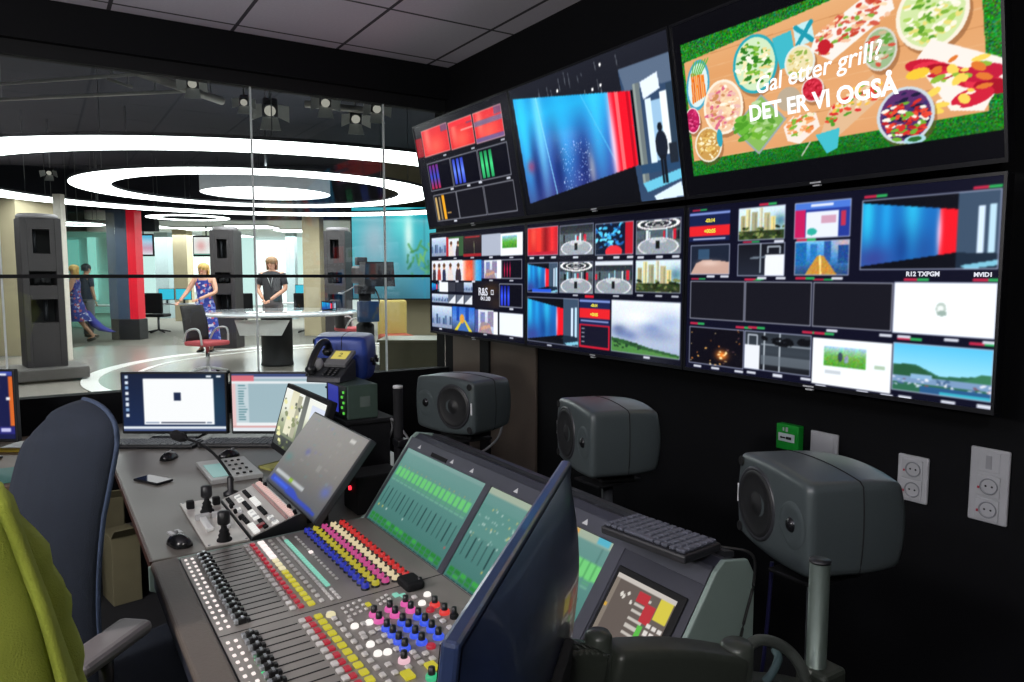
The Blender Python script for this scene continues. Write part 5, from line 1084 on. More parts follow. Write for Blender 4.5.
row('grey_button_row', .372, [.035+.019*i for i in range(29)], GBT, (.010, .014, .005)); row('teal_button_row', .390, [.075+.019*i for i in range(22)], TBT, (.014, .016, .005)); row('grey_button_row', .390, [.035, .055, .51, .53, .55, .57], GBT, (.010, .014, .005))
row('grey_button_row', .425, [.06+.026*i for i in range(16) if i != 6], GBT, (.009, .013, .005)); row('lit_button', .425, [.216], LIT, (.013, .016, .006))
# rows of lit rotary knobs
def knob_mesh(col, r, h, cap): 
    return MB().lathe([(r, 0), (r, h*.26), (r*.86, h*.36), (r*.5, h*.40)], 16, 0, None, True, False).lathe([(r*.60, h*.38), (r*cap, h*.48), (r*cap*.9, h*.95), (0, h)], 14, 1, None, True, False), [col, BLACK]
KC = [('blue', '#2233c8', .55), ('yellow', '#d2c42c', .62), ('magenta', '#e2509c', .62), ('cream', '#f6e2b4', .72), ('red', '#e02424', .65)]
for (nm, c, e), a in zip(KC, (.467, .497, .526, .556, .587)):
    col = emis('knob_'+nm, c, e); ms = [col, BLACK]; k0 = None; mb = MB().lathe([(.0118, 0), (.0118, .005), (.0105, .006)], 14, 1, None, True, False).lathe([(.0108, .006), (.0100, .016), (.0085, .0185), (.0045, .019)], 14, 0, None, True, False).lathe([(.0045, .019), (.004, .0215), (0, .022)], 10, 1, None, True, False)
    for i, b in enumerate(B1):
        p = PM[t.name].inverted() @ (cm @ V((a, b, .004)))
        if k0 is None: k0 = mb.build('rotary_knob', ms, t); o = k0
        else: o = k0.copy(); COL.objects.link(o); o.parent = t
        o.location = p
# second module: encoder knobs, round buttons, small buttons
def cr(x, y): return cpx(340+x/6.686, 580+y/6.686)
def knobs(pts, col, r=.0135, h=.027, nm='encoder_knob'):
    mb, ms = knob_mesh(col, r, h, .6); k0 = None
    for q in pts:
        a, b = cr(*q); p = PM[t.name].inverted() @ (cm @ V((a, b, .004)))
        if k0 is None: k0 = mb.build(nm, ms, t); o = k0
        else: o = k0.copy(); COL.objects.link(o); o.parent = t
        o.location = p
knobs([(230, 250), (262, 292), (335, 215), (370, 255), (440, 178), (475, 222)], emis('ring_magenta', '#f060b4', .8))
knobs([(315, 345), (355, 386), (395, 431), (435, 477), (420, 306), (460, 346), (505, 391), (548, 437), (525, 266), (570, 306), (615, 351), (660, 400)], emis('ring_blue', '#3b5cf0', .85))
knobs([(635, 185), (700, 235)], emis('ring_red', '#f03a34', .8)); knobs([(615, 672), (700, 652), (765, 620)], emis('ring_green', '#35c88a', .75)); knobs([(430, 560)], emis('ring_pink', '#f8c8d4', .85))
knobs([(765, 265), (835, 318), (535, 60)], MATTE, .011, .03)
def rounds(name, pts, mat, r=.010):
    one(name, [cr(*q) for q in pts], mat, MB().lathe([(r, 0), (r, .005), (r*.8, .008), (0, .0085)], 16))
rounds('lit_round_button', [(100, 328), (197, 303), (205, 450), (255, 512), (320, 502), (550, 172), (585, 114)], emis('lit_round_white', '#fffaf4', 1.0)); rounds('lit_round_button', [(-60, 250)], CBT, .012)
rounds('red_round_button', [(610, 462), (605, 218)], RBT, .011)
def sq(name, pts, mat, sz=(.014, .016, .006)):
    put(name, [cr(*q) for q in pts], mat, sz)
sq('yellow_button', [(455, 658), (615, 600), (765, 540)], YBT, (.024, .034, .008)); sq('yellow_button', [(190, 180)], YBT, (.013, .018, .006)); sq('teal_button', [(375, 117), (425, 121)], TBT, (.016, .02, .006))
sq('grey_button_grid', [(20+38*i+22*j, 205-17*i+28*j) for i in range(4) for j in range(3)]+[(255+28*i+20*j, 152-17*i+24*j) for i in range(3) for j in range(2)], GBT, (.009, .011, .005))
sq('grey_button', [(150, 377), (165, 402), (217, 370), (265, 430), (325, 585), (370, 640), (260, 345), (300, 390), (340, 432), (380, 482), (490, 503), (515, 535), (545, 573), (460, 603), (575, 510), (620, 545), (695, 450), (700, 513), (775, 486), (750, 406), (780, 433), (690, 292), (735, 335), (765, 356), (650, 260), (500, 132), (70, 290), (160, 310)], GBT)
SB.build('small_buttons', SBM, t, True)['kind'] = 'stuff'
# small dark grip block standing on the surface
a, b = cpx(411, 588); MB().box((a, b, .016), (.055, .075, .026), 0, cm, .010, 3).build('grip_block', MATTE, t, True)
one('green_indicator', [(.13, bb) for bb in (.76, .78, .82, .845)], emis('green_led', '#3fe08a', 1.0), MB().box((0, 0, .0025), (.006, .006, .003)))
# upright screens
sl = V((.189, 0, .266)).normalized(); sm_ = frame((.920, Y0, .7545), (0, -1, 0), V((sl.z, 0, -sl.x)), sl)   # x towards camera, y into housing, z up the slope
SLN = math.hypot(.189, .266)
fcm = MB()
for x0, x1, z0, z1 in ((.012, 1.42, .283, SLN-.004), (.012, .022, .0, .283), (.570, .600, .0, .283), (1.148, 1.185, .0, .283), (.012, 1.42, -.012, .0)): fcm.b2(x0, x1, -.006, .004, z0, z1, 0, sm_)
fcm.build('screen_surround', pm('surround_grey', '#484a54', .4, .2), t, True)
MB().b2(1.185, 1.42, -.004, .004, 0, .283, 0, sm_).build('touch_panel', CH, t, True); MB().b2(1.195, 1.40, -.009, -.003, .06, .245, 0, sm_, .004).build('touch_bezel', MATTE, t, True)
def psc(c, n, seed):
    r = np.random.default_rng(seed); c.vg('#6f9c96', '#5f948c', '#528680', '#457a72'); c.rect(0, 0, 1, .05, '#7fa59f')
    for i in range(n):
        x0 = .02+.96*i/n; x1 = x0+.96/n*.82; c.rect(x0, .245, x1, .36, '#6fd07a'); c.rect(x0, .245, x0+.004, .36, '#4fa868'); c.rect(x0, .385, x1, .40, '#63b878'); c.rect(x0, .42, x1, .43, '#86c8a0'); c.rect(x0+.01, .215, x0+.018, .232, '#d8a850')
        xm = (x0+x1)/2; c.rect(xm-.004, .52, xm+.004, .74, '#1c3a3c')
        if r.uniform() < .25: c.ell(xm, .77, .008, .012, ['#e8d060', '#c06060', '#d8e8e0'][int(r.integers(3))])
        for k in range(2): c.rect(x0, .875+.048*k, x1, .915+.048*k, '#2a8a36' if r.uniform() < .85 else '#3fae48')
        c.rect(x0, .975, x1, .998, '#1f3c40')
    c.rect(0, .86, 1, .868, '#3fae58'); c.rect(0, .25, 1, .252, '#a0e0a0')
cv = Cv(190, 96); psc(cv, 16, 3); cv.line(.22, .26, .40, .16, '#c8d8c8', .008, .8) if False else None
CSM = screen_mat('console_picture', .9, .25, .4)
screen_obj('meter_screen', cv, sm_ @ T(.296, -.002, .0), .546, .281, CSM, t, True)
def psc2(c):
    psc(c, 16, 9); c.rect(0, .19, .5, .5, '#5f948c'); c.rect(0, 0, 1, .07, '#a9b8a4'); c.rect(.9, .005, .98, .065, '#58b8d0'); c.rect(.74, .01, .77, .05, '#e8a850')
    for _ in range(60): x = RNG.uniform(.02, .5); y = [.2, .3, .38, .5][int(RNG.integers(4))]+RNG.uniform(-.02, .02); c.rect(x, y, x+.01, y+.015, ['#cfe0d8', '#d8c880', '#a8c8c0'][int(RNG.integers(3))])
    for x in (.64, .73, .84, .95): c.rect(x, .08, x+.004, .24, '#46706c')
    c.rect(.6, .215, 1, .35, '#78d880')
    for i in range(9): c.rect(.6+.045*i, .215, .605+.045*i, .35, '#3f8a50')
cv = Cv(190, 96); psc2(cv); screen_obj('meter_screen', cv, sm_ @ T(.874, -.002, .0), .546, .281, CSM, t, True)
def ptd(c):
    c.rect(0, 0, 1, 1, '#6a5f58'); c.rect(0, 0, 1, .07, '#d8d0c8'); c.rect(0, .07, .07, .95, '#8f8478'); c.rect(0, .93, .5, 1, '#d8d8e4'); c.rect(0, .93, .06, 1, '#e83a3a'); c.rect(.0, .45, .05, .5, '#e0b040')
    for x, y in ((.2, .25), (.3, .2), (.38, .3), (.24, .27)): c.ell(x, y, .02, .03, '#f0eae0')
    for i in range(7): c.rect(.44, .16+.1*i, .66, .20+.1*i, '#d6cfc6')
    c.rect(.44, .1, .62, .25, '#c8303a'); c.rect(.60, .22, .76, .46, '#c8303a'); c.rect(.78, .08, .98, .36, '#e8d848'); c.rect(.62, .50, .7, .85, '#5fc84a')
    for i in range(5):
        for j in range(3): c.rect(.74+.085*j, .42+.1*i, .80+.085*j, .49+.1*i, '#f2ece6')
cv = Cv(80, 56); ptd(cv); screen_obj('touch_display', cv, sm_ @ T(1.2945, -.0105, .075), .176, .155, screen_mat('touch_picture', .82), t, True)
LG = pm('pale_print', '#c4c6c8', .5)
for x in (.10, .34, .47, .72, 1.03): MB().raw([(x-.010, -.0068, .293), (x+.012, -.0068, .293), (x+.003, -.0068, .308)], [(0, 1, 2)], 0, sm_).build('triangle_mark', LG, t, True)
MB().b2(.20, .31, -.009, -.003, .286, .300, 0, sm_, .002).build('name_slot', MATTE, t, True)
MB().b2(.06, 1.40, .03, .06, .0, .012, 0, frame((1.128, Y0, 1.028), (0, -1, 0), (1, 0, -.2), (0, 0, 1))).build('rear_ridge', DGREY, t, True)
# keyboard lying on the housing
p = at_z(659, 538, 1.05); p.z = 1.0415; kq = keyboard('small black keyboard lying on top of the mixing console screens', p, math.radians(-90+6), .228, .118, 0., pm('key_caps_blue_grey', '#4a4d58', .5), pm('keyboard_charcoal', '#1c1d22', .5))
cable('thin black cable draped over the end of the mixing console', [(1.12, 1.06, 1.05), (1.145, 1.0, 1.047), (1.19, .958, 1.035), (1.19, .95, .98), (1.16, .948, .90), (1.13, .945, .80)], .003)
# ================================================================ MONITOR LOUDSPEAKERS
SPK = pm('speaker_dark_grey', '#424a4c', .34, .1, var=.05, scale=8); CONE = pm('speaker_cone', '#17181a', .5)
def rbox(w_, h, d_, r, n=18, bulge=.10):
    """Rounded cabinet with softly bulging sides; front face at y=-d/2."""
    b = bmesh.new(); bmesh.ops.create_cube(b, size=2); bmesh.ops.subdivide_edges(b, edges=list(b.edges), cuts=n, use_grid_fill=True)
    H = V((w_/2, d_/2, h/2))
    for v in b.verts:
        u = V([math.copysign(abs(c)**.75, c) if abs(c) < .9999 else c for c in v.co]); q = V((u.x*H.x, u.y*H.y, u.z*H.z))
        i = V([max(-H[k]+r, min(H[k]-r, q[k])) for k in range(3)]); dd = q-i
        if dd.length > 1e-9: q = i+dd.normalized()*r
        x, y, z = q.x/H.x, q.y/H.y, q.z/H.z
        back = max(0, y)
        q.x *= 1-.05*z*z-.07*back*back; q.z *= 1-.10*x*x-.07*back*back; q.y *= 1-(.08*(x*x+z*z) if y > 0 else .03*(x*x+z*z))
        v.co = q
    return b
def speaker(label, loc, rz, flip=1, case=None):
    t = thing('loudspeaker', label, 'loudspeaker', loc, rz, 'studio monitor loudspeakers'); w_, h, d_ = .325, .225, .255
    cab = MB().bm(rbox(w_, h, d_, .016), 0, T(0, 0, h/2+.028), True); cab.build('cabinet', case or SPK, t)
    zc = h/2+.028; yf = -d_/2; F = lambda x: T(x, yf+.004, zc) @ R(PI/2)      # local z -> -y (out of the front)
    wx = flip*.055
    MB().lathe([(.086, -.004), (.088, .004), (.083, .007), (.078, .005)], 48, 0, F(wx), True, False).build('woofer_ring', pm('speaker_ring', '#2c2d31', .35), t)
    wf = MB().lathe([(.079, .0052), (.074, .0085), (.068, .006), (.052, .0045), (.03, .0035), (.024, .0045), (.018, .0075), (.0, .0105)], 48, 0, F(wx), True, False).build('woofer_cone', CONE, t)
    tx = -flip*.098
    MB().lathe([(.053, .0015), (.045, .0045), (.032, .0042), (.020, .0036), (.017, .0036)], 36, 0, F(tx), True, False).build('waveguide', SPK, t)
    MB().lathe([(.017, .0036), (.014, .008), (.007, .011), (0, .012)], 24, 0, F(tx), True, False).build('tweeter_dome', pm('tweeter_dark', '#232427', .25, .6), t)
    for z in (-.083, .083): MB().lathe([(.013, .003), (.011, .005), (.008, .0045), (0, .0042)], 20, 0, T(wx+flip*.083, yf+.006, zc+z) @ R(PI/2), True, False).build('bass_port', MATTE, t)
    MB().box((wx+flip*.094, yf+.0035, zc), (.006, .004, .046), bev=.001).build('maker_mark', pm('pale_print', '#c4c6c8', .5), t)
    W2, H2 = w_/2, h/2; lp = [(q*W2*.955, H2*(1-.1*q*q)) for q in np.linspace(-.93, .93, 12)]+[(W2*(1-.05*q*q), q*H2*.9) for q in np.linspace(.93, -.93, 10)]+[(q*W2*.955, -H2*(1-.1*q*q)) for q in np.linspace(.93, -.93, 12)]+[(-W2*(1-.05*q*q), q*H2*.9) for q in np.linspace(-.93, .93, 10)]
    lp.append(lp[0]); MB().tube([(x, .004, zc+z) for x, z in lp], .0016, 6).build('seam', MATTE, t)
    m = MB(); m.box((0, .0, .012), (.17, .12, .024), bev=.008); m.box((-.06, -.055, .020), (.03, .03, .016), bev=.004); m.box((.06, -.055, .020), (.03, .03, .016), bev=.004); m.build('rubber_foot', MATTE, t)
    m = MB()
    for i, x in enumerate((-.08, -.03, .03, .08)): m.cyl((x, d_/2-.03, zc-.03+.02*(i % 2)), (x, d_/2+.012, zc-.03+.02*(i % 2)), .011, n=12)
    m.build('rear_connectors', BLACK, t); 
    return t
def stand(label, x, y, zt, zb=.002):
    t = thing('speaker_stand', label, 'stand', (x, y, zb), 0, 'loudspeaker stands'); zt -= zb; br = .16 if zb < .1 else .09
    MB().lathe([(br, 0), (br, .012), (.03, .02)], 32).build('base', MATTE, t); MB().cyl((0, 0, .015), (0, 0, zt-.008), .018, n=16).build('pole', DGREY, t); MB().box((0, 0, zt-.008), (.18, .13, .010), bev=.003).build('plate', MATTE, t); MB().cyl((0, 0, zt*.6), (0, 0, zt*.6+.04), .026, n=16).build('collar', BLACK, t)
def place(label, px, py, d, az, flip, st, case=None):
    c = at_d(px, py, d); zb = c.z-.14; a = math.radians(az)       # azimuth the front points to, clockwise from +y
    speaker(label, (c.x, c.y, zb), math.pi-a, flip, case); stand(st, c.x, c.y, zb-.003, .002 if d < 2.5 else DZ+.001)
place('dark loudspeaker nearest the camera, in front of the wall sockets', 818, 508, 1.68, 293, -1, 'slim stand under the loudspeaker nearest the camera')
place('dark loudspeaker behind the keyboard on the mixing console, seen from its side', 608, 434, 2.38, 287, -1, 'slim stand under the loudspeaker seen from its side')
place('dark loudspeaker facing us, beyond the far end of the mixing console', 465, 401, 2.95, 252, 1, 'slim stand under the loudspeaker facing us')
place('loudspeaker with blue screen light painted on its case, behind the desk telephone', 347, 356, 3.5, 300, 1, 'slim stand under the loudspeaker behind the desk telephone', pm('speaker_painted_blue_light', '#27408f', .35, .1))  # blue light from the wall screens is put into this case colour

# ================================================================ PLATES ON THE WALL
def plate_root(label, name, cat, px, py, group=None):
    p_ = at_x(px, py, WX-.0005); return thing(name, label, cat, p_, -PI/2, group)
PLW = pm('socket_white', '#a9abb0', .4)
t = plate_root('green emergency call box with white label on the black wall', 'wall_mounted_call_box', 'emergency box', 792, 449)
MB().b2(-.053, .053, -.035, -.0005, 0, .105, bev=.004).build('housing', pm('signal_green', '#12862a', .4, emit=.05), t); MB().b2(-.040, .036, -.0375, -.035, .035, .068).build('label_plate', pm('label_white', '#c9d4d8', .5), t)
m = MB().b2(-.025, -.005, -.039, -.0375, .047, .053).b2(-.002, .022, -.039, -.0375, .045, .056).raw([(-.032, -.039, .05), (-.024, -.039, .043), (-.024, -.039, .057)], [(0, 1, 2)]); m.build('arrow_symbol', MATTE, t)
m = MB().b2(-.020, -.014, -.0375, -.035, .078, .092).b2(-.006, .004, -.0375, -.035, .076, .094); m.build('emblem', PLW, t)
t = plate_root('blank square white wall plate right of the green box', 'wall_plate', 'wall plate', 825, 456); MB().b2(-.060, .060, -.012, -.0005, 0, .095, bev=.004).build('frame', PLW, t); MB().b2(-.045, .045, -.016, -.012, .010, .085, bev=.003).build('cover', PLW, t)
def sockets(t, w_, h, zs, blank=None):
    MB().b2(-w_/2, w_/2, -.014, -.0005, 0, h, bev=.006, seg=3).build('frame', PLW, t)
    for z in zs:
        s_ = MB().b2(-.036, .036, -.018, -.014, z-.035, z+.035, bev=.002); f = s_.build('socket', PLW, t)
        MB().lathe([(.027, .0), (.027, .0035), (.024, .0035), (.022, -.0005), (0, -.0005)], 28, 0, T(0.004, -.018, z) @ R(PI/2), True, False).build('socket_well', pm('socket_well_grey', '#7f8288', .4), f)
        m = MB()
        for s2 in (-1, 1): m.lathe([(.0035, .001), (0, .001)], 12, 0, T(.004+s2*.0095, -.018, z) @ R(PI/2), False, False)
        m.build('socket_hole', MATTE, f)
        MB().box((-.027, -.019, z-.008), (.006, .003, .008)).build('switch_mark', pm('red_print', '#a03040', .5), f)
    if blank: MB().b2(-.032, .032, -.017, -.014, blank-.032, blank+.032, bev=.002).build('blank_cover', PLW, t); MB().b2(-.009, .009, -.0185, -.017, blank-.022, blank+.022, bev=.002).build('rocker', pm('rocker_grey', '#8f9196', .4), t)
t = plate_root('double socket plate on the black wall behind the nearest loudspeaker', 'wall_socket', 'socket', 913, 501); sockets(t, .108, .165, (.045, .118))
t = plate_root('tall socket plate with two sockets below a switch, at far right', 'wall_socket', 'socket', 988, 522); sockets(t, .118, .245, (.045, .122), .20)

# ================================================================ MONITOR ON ARM (seen from behind and edge-on)
A = at_d(572, 461, 1.08); B = at_d(460, 653, .53); u = (B-A); u.z = 0; Lm = u.length; u.normalize()
n_ = V((-u.y, u.x, 0)); 
if n_.x > 0: n_ = -n_                                 # screen looks towards the operator (-x)
tl_ = math.radians(6); up = (V((0, 0, 1))*math.cos(tl_)-n_*math.sin(tl_)*1.0); nn = (n_*math.cos(tl_)+V((0, 0, 1))*math.sin(tl_))
HM = .36; org = A+u*Lm/2-up*HM
t = thing('arm_monitor', 'large dark monitor seen edge-on from behind, in front of the meter screens', 'monitor', org); MF = frame(org, u, -nn, up)
# local x along u (towards camera), y out of the back (-nn), z up
bk = pm('monitor_back_gloss', '#24304e', .30, spec=.8, coat=.3)  # base colour tinted blue in place of reflected screen light
MB().b2(-Lm/2, Lm/2, -.016, 0, 0, HM, 0, MF, .004).build('casing', bk, t, True)
rc = MB(); NG = 28; vs_ = [((i/NG-.5)*(Lm-.012), .001+.042*(1-abs(2*i/NG-1)**7)*(1-abs(2*j/NG-1)**2.6), .006+(HM-.012)*j/NG) for j in range(NG+1) for i in range(NG+1)]
rc.raw(vs_, [(j*(NG+1)+i, j*(NG+1)+i+1, (j+1)*(NG+1)+i+1, (j+1)*(NG+1)+i) for j in range(NG) for i in range(NG)], 0, MF, True); rc.build('rear_cover', bk, t, True)
MB().b2(-Lm/2+.008, Lm/2-.008, -.018, -.016, .02, HM-.008, 0, MF).build('screen', pm('dark_screen_glass', '#07080b', .1), t, True)
# arm
AM = pm('arm_dark_green_grey', '#30352f', .4, .1, var=.08, scale=6)
pb = at_d(820, 562, 1.2)
t = thing('monitor_arm', 'thick dark monitor arm reaching left from a round steel post', 'monitor arm', (pb.x, pb.y, .002))
MB().lathe([(.10, 0), (.10, .012), (.022, .02)], 28, 0, T(pb.x, pb.y, .002)).build('base', MATTE, t, True)
MB().cyl((pb.x, pb.y, .015), (pb.x, pb.y, pb.z), .0165, n=24).build('post', pm('post_steel', '#4c5751', .4, .5), t, True); MB().cyl((pb.x, pb.y, pb.z), (pb.x, pb.y, pb.z+.004), .0175, n=24).build('post_cap', BLACK, t, True)
q0 = at_d(820, 690, 1.2); MB().box((q0.x, q0.y, q0.z), (.06, .06, .09), bev=.008).build('post_clamp', AM, t, True)
e0 = at_d(736, 672, 1.12); e1 = at_d(598, 668, 1.02); e2 = at_d(548, 672, .97)
def seg_(nm, a, b, h, w_):
    d = (b-a); L = d.length; d.normalize(); s_ = d.cross(V((0, 0, 1))).normalized(); k = s_.cross(d); prof = []
    for i in range(9): f = i/8; prof.append((L*f, h/2*(.70+.3*math.sin(PI*min(1, .12+f*.8)))))
    poly = [(x, z) for x, z in prof]+[(x, -z) for x, z in reversed(prof)]
    o_ = MB().prism(poly, -w_/2, w_/2, 0, frame(a, d, k, s_), .012, 3).build(nm, AM, t, True)
    for f_ in o_.data.polygons: f_.use_smooth = True
seg_('upper_arm', e1.lerp(e0, .04), e0, .085, .062); seg_('elbow_link', q0+V((0, 0, -.02)), e0+V((0, 0, -.03)), .06, .05); seg_('wrist_link', e2, e1, .075, .055)
for p_, r_, h_ in ((e0, .026, .05), (e1, .020, .055), (e2, .014, .03)): MB().lathe([(r_*.8, -h_), (r_, -h_+.004), (r_, h_-.006), (r_*.8, h_), (0, h_+.001)], 24, 0, T(p_)).build('joint', pm('joint_dark', '#3c423c', .35, .2), t, True)
hc = org+MF.to_3x3() @ V((0, .055, HM*.4)); MB().tube([e2, e2.lerp(hc, .5), hc], .016, 12).build('head_link', AM, t, True); MB().box((0, .049, HM*.42), (.11, .012, .11), 0, MF, .003).build('mount_plate', MATTE, t, True)
cable('ribbed dark cable arching from the monitor arm joint', [at_d(741, 652, 1.13), at_d(760, 640, 1.15), at_d(785, 648, 1.17), at_d(803, 672, 1.17), at_d(815, 720, 1.17)], .0095, pm('ribbed_cable', '#454a46', .4, .2))
cable('bluish grey cable bundle hanging below the monitor arm', [at_d(735, 700, 1.1), at_d(765, 682, 1.13), at_d(778, 660, 1.16), at_d(775, 650, 1.18)], .007, pm('blue_grey_cable', '#3c4f52', .4))
cable('thin dark blue cable hanging from the nearest loudspeaker', [at_d(772, 562, 1.78), at_d(770, 590, 1.78), at_d(767, 625, 1.79), at_d(760, 680, 1.80), V((*at_d(740, 700, 1.81)[:2], .3)), V((*at_d(720, 700, 1.82)[:2], .006))], .005, pm('navy_cable', '#1c1c48', .5))

# ================================================================ OPERATOR CHAIR
wd = V((.42, -.907, 0)); fd = V((.907, .42, 0)); cb = V((-.006, 2.075, 0))     # width direction (towards the camera), facing direction
t = thing('office_chair', 'tall navy fabric office chair pulled up to the desk, seen from behind', 'chair', (cb.x+fd.x*.25, cb.y+fd.y*.25, .002)); NV = pm('navy_fabric', '#101a29', .9, var=.15, scale=40, bump=.5, bscale=700)
def cp(s_, f, z): return cb+wd*s_+fd*f+V((0, 0, z))
m = MB(); rg = []; n = 24
def hwid(g): return .215*(.62+.38*min(1, g/.75)**.8)*(1 if g < .82 else .12+.88*max(0., 1-((g-.82)/.18)**3.2)**.5)
GS = [.82*i/20 for i in range(20)]+[.82+.18*math.sin(PI/2*i/12) for i in range(13)]
for g in GS:
    z = .50+.765*g; hw = hwid(g)
    cx = .035*max(0, g-.7)/.3
    back = -.05*math.sin(PI*g)+.03*g; ring_ = []
    for k in range(n):
        a = 2*PI*k/n; x = math.copysign(abs(math.cos(a))**.75, math.cos(a)); y = math.copysign(abs(math.sin(a))**.8, math.sin(a))
        ring_.append(cp(cx+hw*x, back-.02*g+.05*(x*x)*1.0+.032*y*(1 if g < .93 else .75), z+.035*x*max(0, min(1, (g-.5)/.4))))
    rg.append(ring_)
m.loft(rg); m.build('backrest', NV, t, True)
MB().tube([cp(hwid(g)+.035*max(0, g-.7)/.3, -.05*math.sin(PI*g)+.03*g-.02*g+.05, .5+.765*g+.035*max(0, min(1, (g-.5)/.4))) for g in GS], .006, 6).build('edge_piping', pm('navy_piping', '#2a3850', .8), t, True)
MB().box((0, 0, 0), (.50, .48, .09), 0, frame(cp(0, .27, .47), wd, fd, (0, 0, 1)), .04, 3).build('seat', NV, t, True)
for s_ in (-1, 1):
    ac = at_d(105, 647, 1.62); ar = MB(); c0 = ac if s_ > 0 else ac-wd*.56; ad = V((.66, .75, 0)).normalized(); ar.box((0, 0, 0), (.090, .235, .035), 0, frame(c0, (ad.y, -ad.x, 0), ad, (0, 0, 1)), .017, 3).build('armrest_pad', pm('armrest_grey', '#6f6a6a', .5), t, True)
    MB().tube([c0-V((0, 0, .015)), c0-V((0, 0, .12)), cp(s_*.20, .24, .44)], .018, 10).build('armrest_post', BLACK, t, True)
MB().tube([cp(0, -.06, .60), cp(0, -.09, .46), cp(0, .15, .40)], .03, 10).build('back_bracket', BLACK, t, True)
b0 = cp(0, .25, 0); MB().cyl(b0+V((0, 0, .09)), b0+V((0, 0, .42)), .03, n=16).build('gas_column', BLACK, t, True)
for k in range(5):
    a = k*2*PI/5+.2; e = b0+V((.30*math.cos(a), .30*math.sin(a), .065)); MB().tube([b0+V((0, 0, .10)), e], [.028, .018], 10).build('leg', BLACK, t, True)
    MB().cyl(e+V((-.02, 0, -.031)), e+V((.02, 0, -.031)), .030, n=16).build('caster', MATTE, t, True)

# ================================================================ GREEN JACKET OVER THE NEAREST CHAIR
jc = V((-.364, 1.05, 0)); GR = pm('lime_green_felt', '#a2ae40', .95, var=.22, scale=12, bump=.5, bscale=420)
t = thing('jacket', 'lime green felted wool jacket hanging over a chair back at left', 'jacket', (jc.x, jc.y, .74)); m = MB(); rg = []; n = 56
def jr(g, a):                                        # half widths of the draped jacket, g=0 hem .. 1 collar
    rx = float(np.interp(.74+.72*g, (.7, 1.08, 1.19, 1.29, 1.35, 1.42, 1.46), (.44, .358, .343, .322, .306, .24, .06))); ry = (.095+.09*(1-g))*min(1, 2.6*(1.02-g)**.5); fold = 1+(.045*(1-g)+.012)*math.sin(5*a+2.2*g)+.02*(1-g)*math.sin(11*a-3*g)
    return rx*fold, ry*fold
for i in range(26):
    g = i/25; z = .74+.72*g; ring_ = []
    for k in range(n):
        a = 2*PI*k/n; rx, ry = jr(g, a); ring_.append((jc.x+rx*math.cos(a)*.98, jc.y+ry*math.sin(a), z+.012*math.sin(3*a)*(1-g)))
    rg.append(ring_)
m.loft(rg, cap=False); top = rg[-1]; m.raw(list(top)+[(jc.x, jc.y, 1.465)], [(k, (k+1) % n, n) for k in range(n)], 0, None, True); m.build('body', GR, t, True)
fl = MB(); st_ = []
for i in range(20):
    g = .05+.80*i/19; ring_ = []
    for a in np.linspace(-.10-.12*g, .55, 12):
        rx, ry = jr(g, a); ring_.append((jc.x+(rx+.018+.006*math.sin(6*g))*math.cos(a)*.98, jc.y+(ry+.03)*math.sin(a), .74+.72*g))
    st_.append(ring_)
fl.loft(st_, closed=False, cap=False); o = fl.build('front_edge', GR, t, True); q = o.modifiers.new('s', 'SOLIDIFY'); q.thickness = .010
cl = MB(); rg = []
for i in range(10):
    f = i/9; rg.append([(jc.x+(.115+.03*math.sin(PI*f))*math.cos(a), jc.y+.01+(.085+.03*math.sin(PI*f))*math.sin(a), 1.425+.075*math.sin(PI*f*.5)-(.05*max(0, f-.6)/.4)+.012*math.cos(a)) for a in np.linspace(0, 2*PI, 32, False)])
cl.loft(rg, cap=False); o = cl.build('collar', GR, t, True); q = o.modifiers.new('s', 'SOLIDIFY'); q.thickness = .012
for s_ in (-1, 1):
    pts = spline([jc+V((s_*.22, .0, 1.36)), jc+V((s_*.30, -.005 if s_ < 0 else .06, 1.20)), jc+V((s_*.335, -.01 if s_ < 0 else .09, 1.0)), jc+V((s_*.345, .0 if s_ < 0 else .09, .80))], 8)
    MB().tube(pts, [.075-.022*i/(len(pts)-1)+.004*math.sin(2.1*i) for i in range(len(pts))], 18).build('sleeve', GR, t, True)
t = thing('office_chair', 'office chair hidden under the lime green jacket at left', 'chair', (jc.x, jc.y, .002))
MB().box((0, 0, 1.0), (.30, .06, .62), bev=.028, seg=3).build('backrest', MATTE, t); MB().box((0, .24, .47), (.46, .46, .08), bev=.03).build('seat', MATTE, t); MB().cyl((0, .2, .08), (0, .2, .44), .03, n=14).build('gas_column', BLACK, t); MB().tube([(0, .03, .75), (0, .06, .5), (0, .2, .44)], .025, 10).build('back_bracket', BLACK, t)
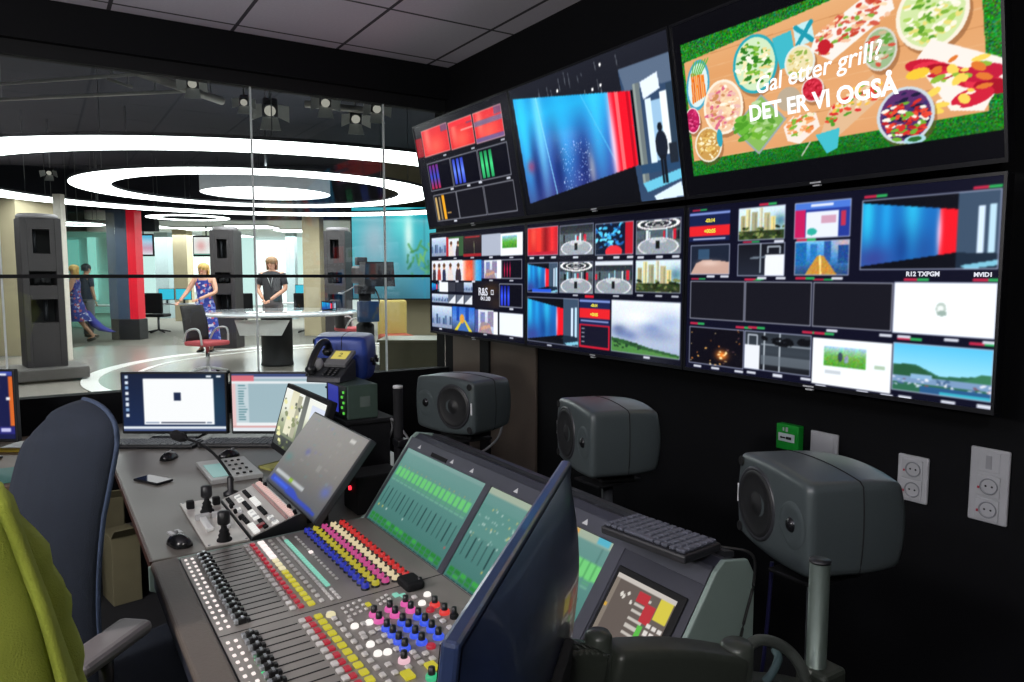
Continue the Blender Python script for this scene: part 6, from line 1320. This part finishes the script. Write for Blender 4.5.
for k in range(5): a = k*2*PI/5; MB().tube([(0, .2, .09), (.3*math.cos(a), .2+.3*math.sin(a), .025)], [.028, .02], 10).build('leg', BLACK, t)

# ================================================================ LIGHT
def area(name, loc, rot, sx, sy, e, c=(1, .95, .9)):
    l = bpy.data.lights.new(name, 'AREA'); l.shape = 'RECTANGLE'; l.size = sx; l.size_y = sy; l.energy = e; l.color = c
    o = bpy.data.objects.new(name, l); COL.objects.link(o); o.location = loc; o.rotation_euler = rot; return o
def lampp(name, loc, e, c, r=.12):
    l = bpy.data.lights.new(name, 'POINT'); l.energy = e; l.color = c; l.shadow_soft_size = r; o = bpy.data.objects.new(name, l); COL.objects.link(o); o.location = loc
lampp('added_fill_left', (-1.6, 1.85, 2.0), 115, (1, .96, .93)); lampp('added_fill_behind', (-.9, -.9, 2.5), 95, (1, .97, .93)); lampp('added_fill_corner', (-1.7, .3, 2.6), 70, (.95, .96, 1))  # unseen point lights added to brighten the desk and ceiling
# unseen area lights added over the office for general brightness
for px, d in ((100, 25), (250, 25), (330, 22)):
    p = sp(px, d, 2.9); area('added_office_fill', p, (0, 0, SR), 5, 3, 320, (1, 1, 1))
w = bpy.data.worlds.new('World'); SC.world = w; w.use_nodes = True; w.node_tree.nodes['Background'].inputs[0].default_value = (.03, .032, .04, 1); w.node_tree.nodes['Background'].inputs[1].default_value = .3

# ================================================================ CAMERA
cd = bpy.data.cameras.new('camera'); cam = bpy.data.objects.new('camera', cd); COL.objects.link(cam); SC.camera = cam
cd.sensor_fit = 'HORIZONTAL'; cd.sensor_width = 36; cd.lens = FPX/1024*36; cd.clip_start = .03; cd.clip_end = 200
cam.location = (0, 0, EYE); cam.rotation_euler = (PI/2-PIT, 0, -PSI)
vs = SC.view_settings; SC.display_settings.display_device = 'sRGB'; vs.view_transform = 'Standard'; vs.look = 'None'; vs.exposure = 0; vs.gamma = 1; vs.use_curve_mapping = False
cy = SC.cycles; cy.use_denoising = True; cy.max_bounces = 8; cy.diffuse_bounces = 4; cy.glossy_bounces = 4; cy.transparent_max_bounces = 12; cy.sample_clamp_indirect = 6
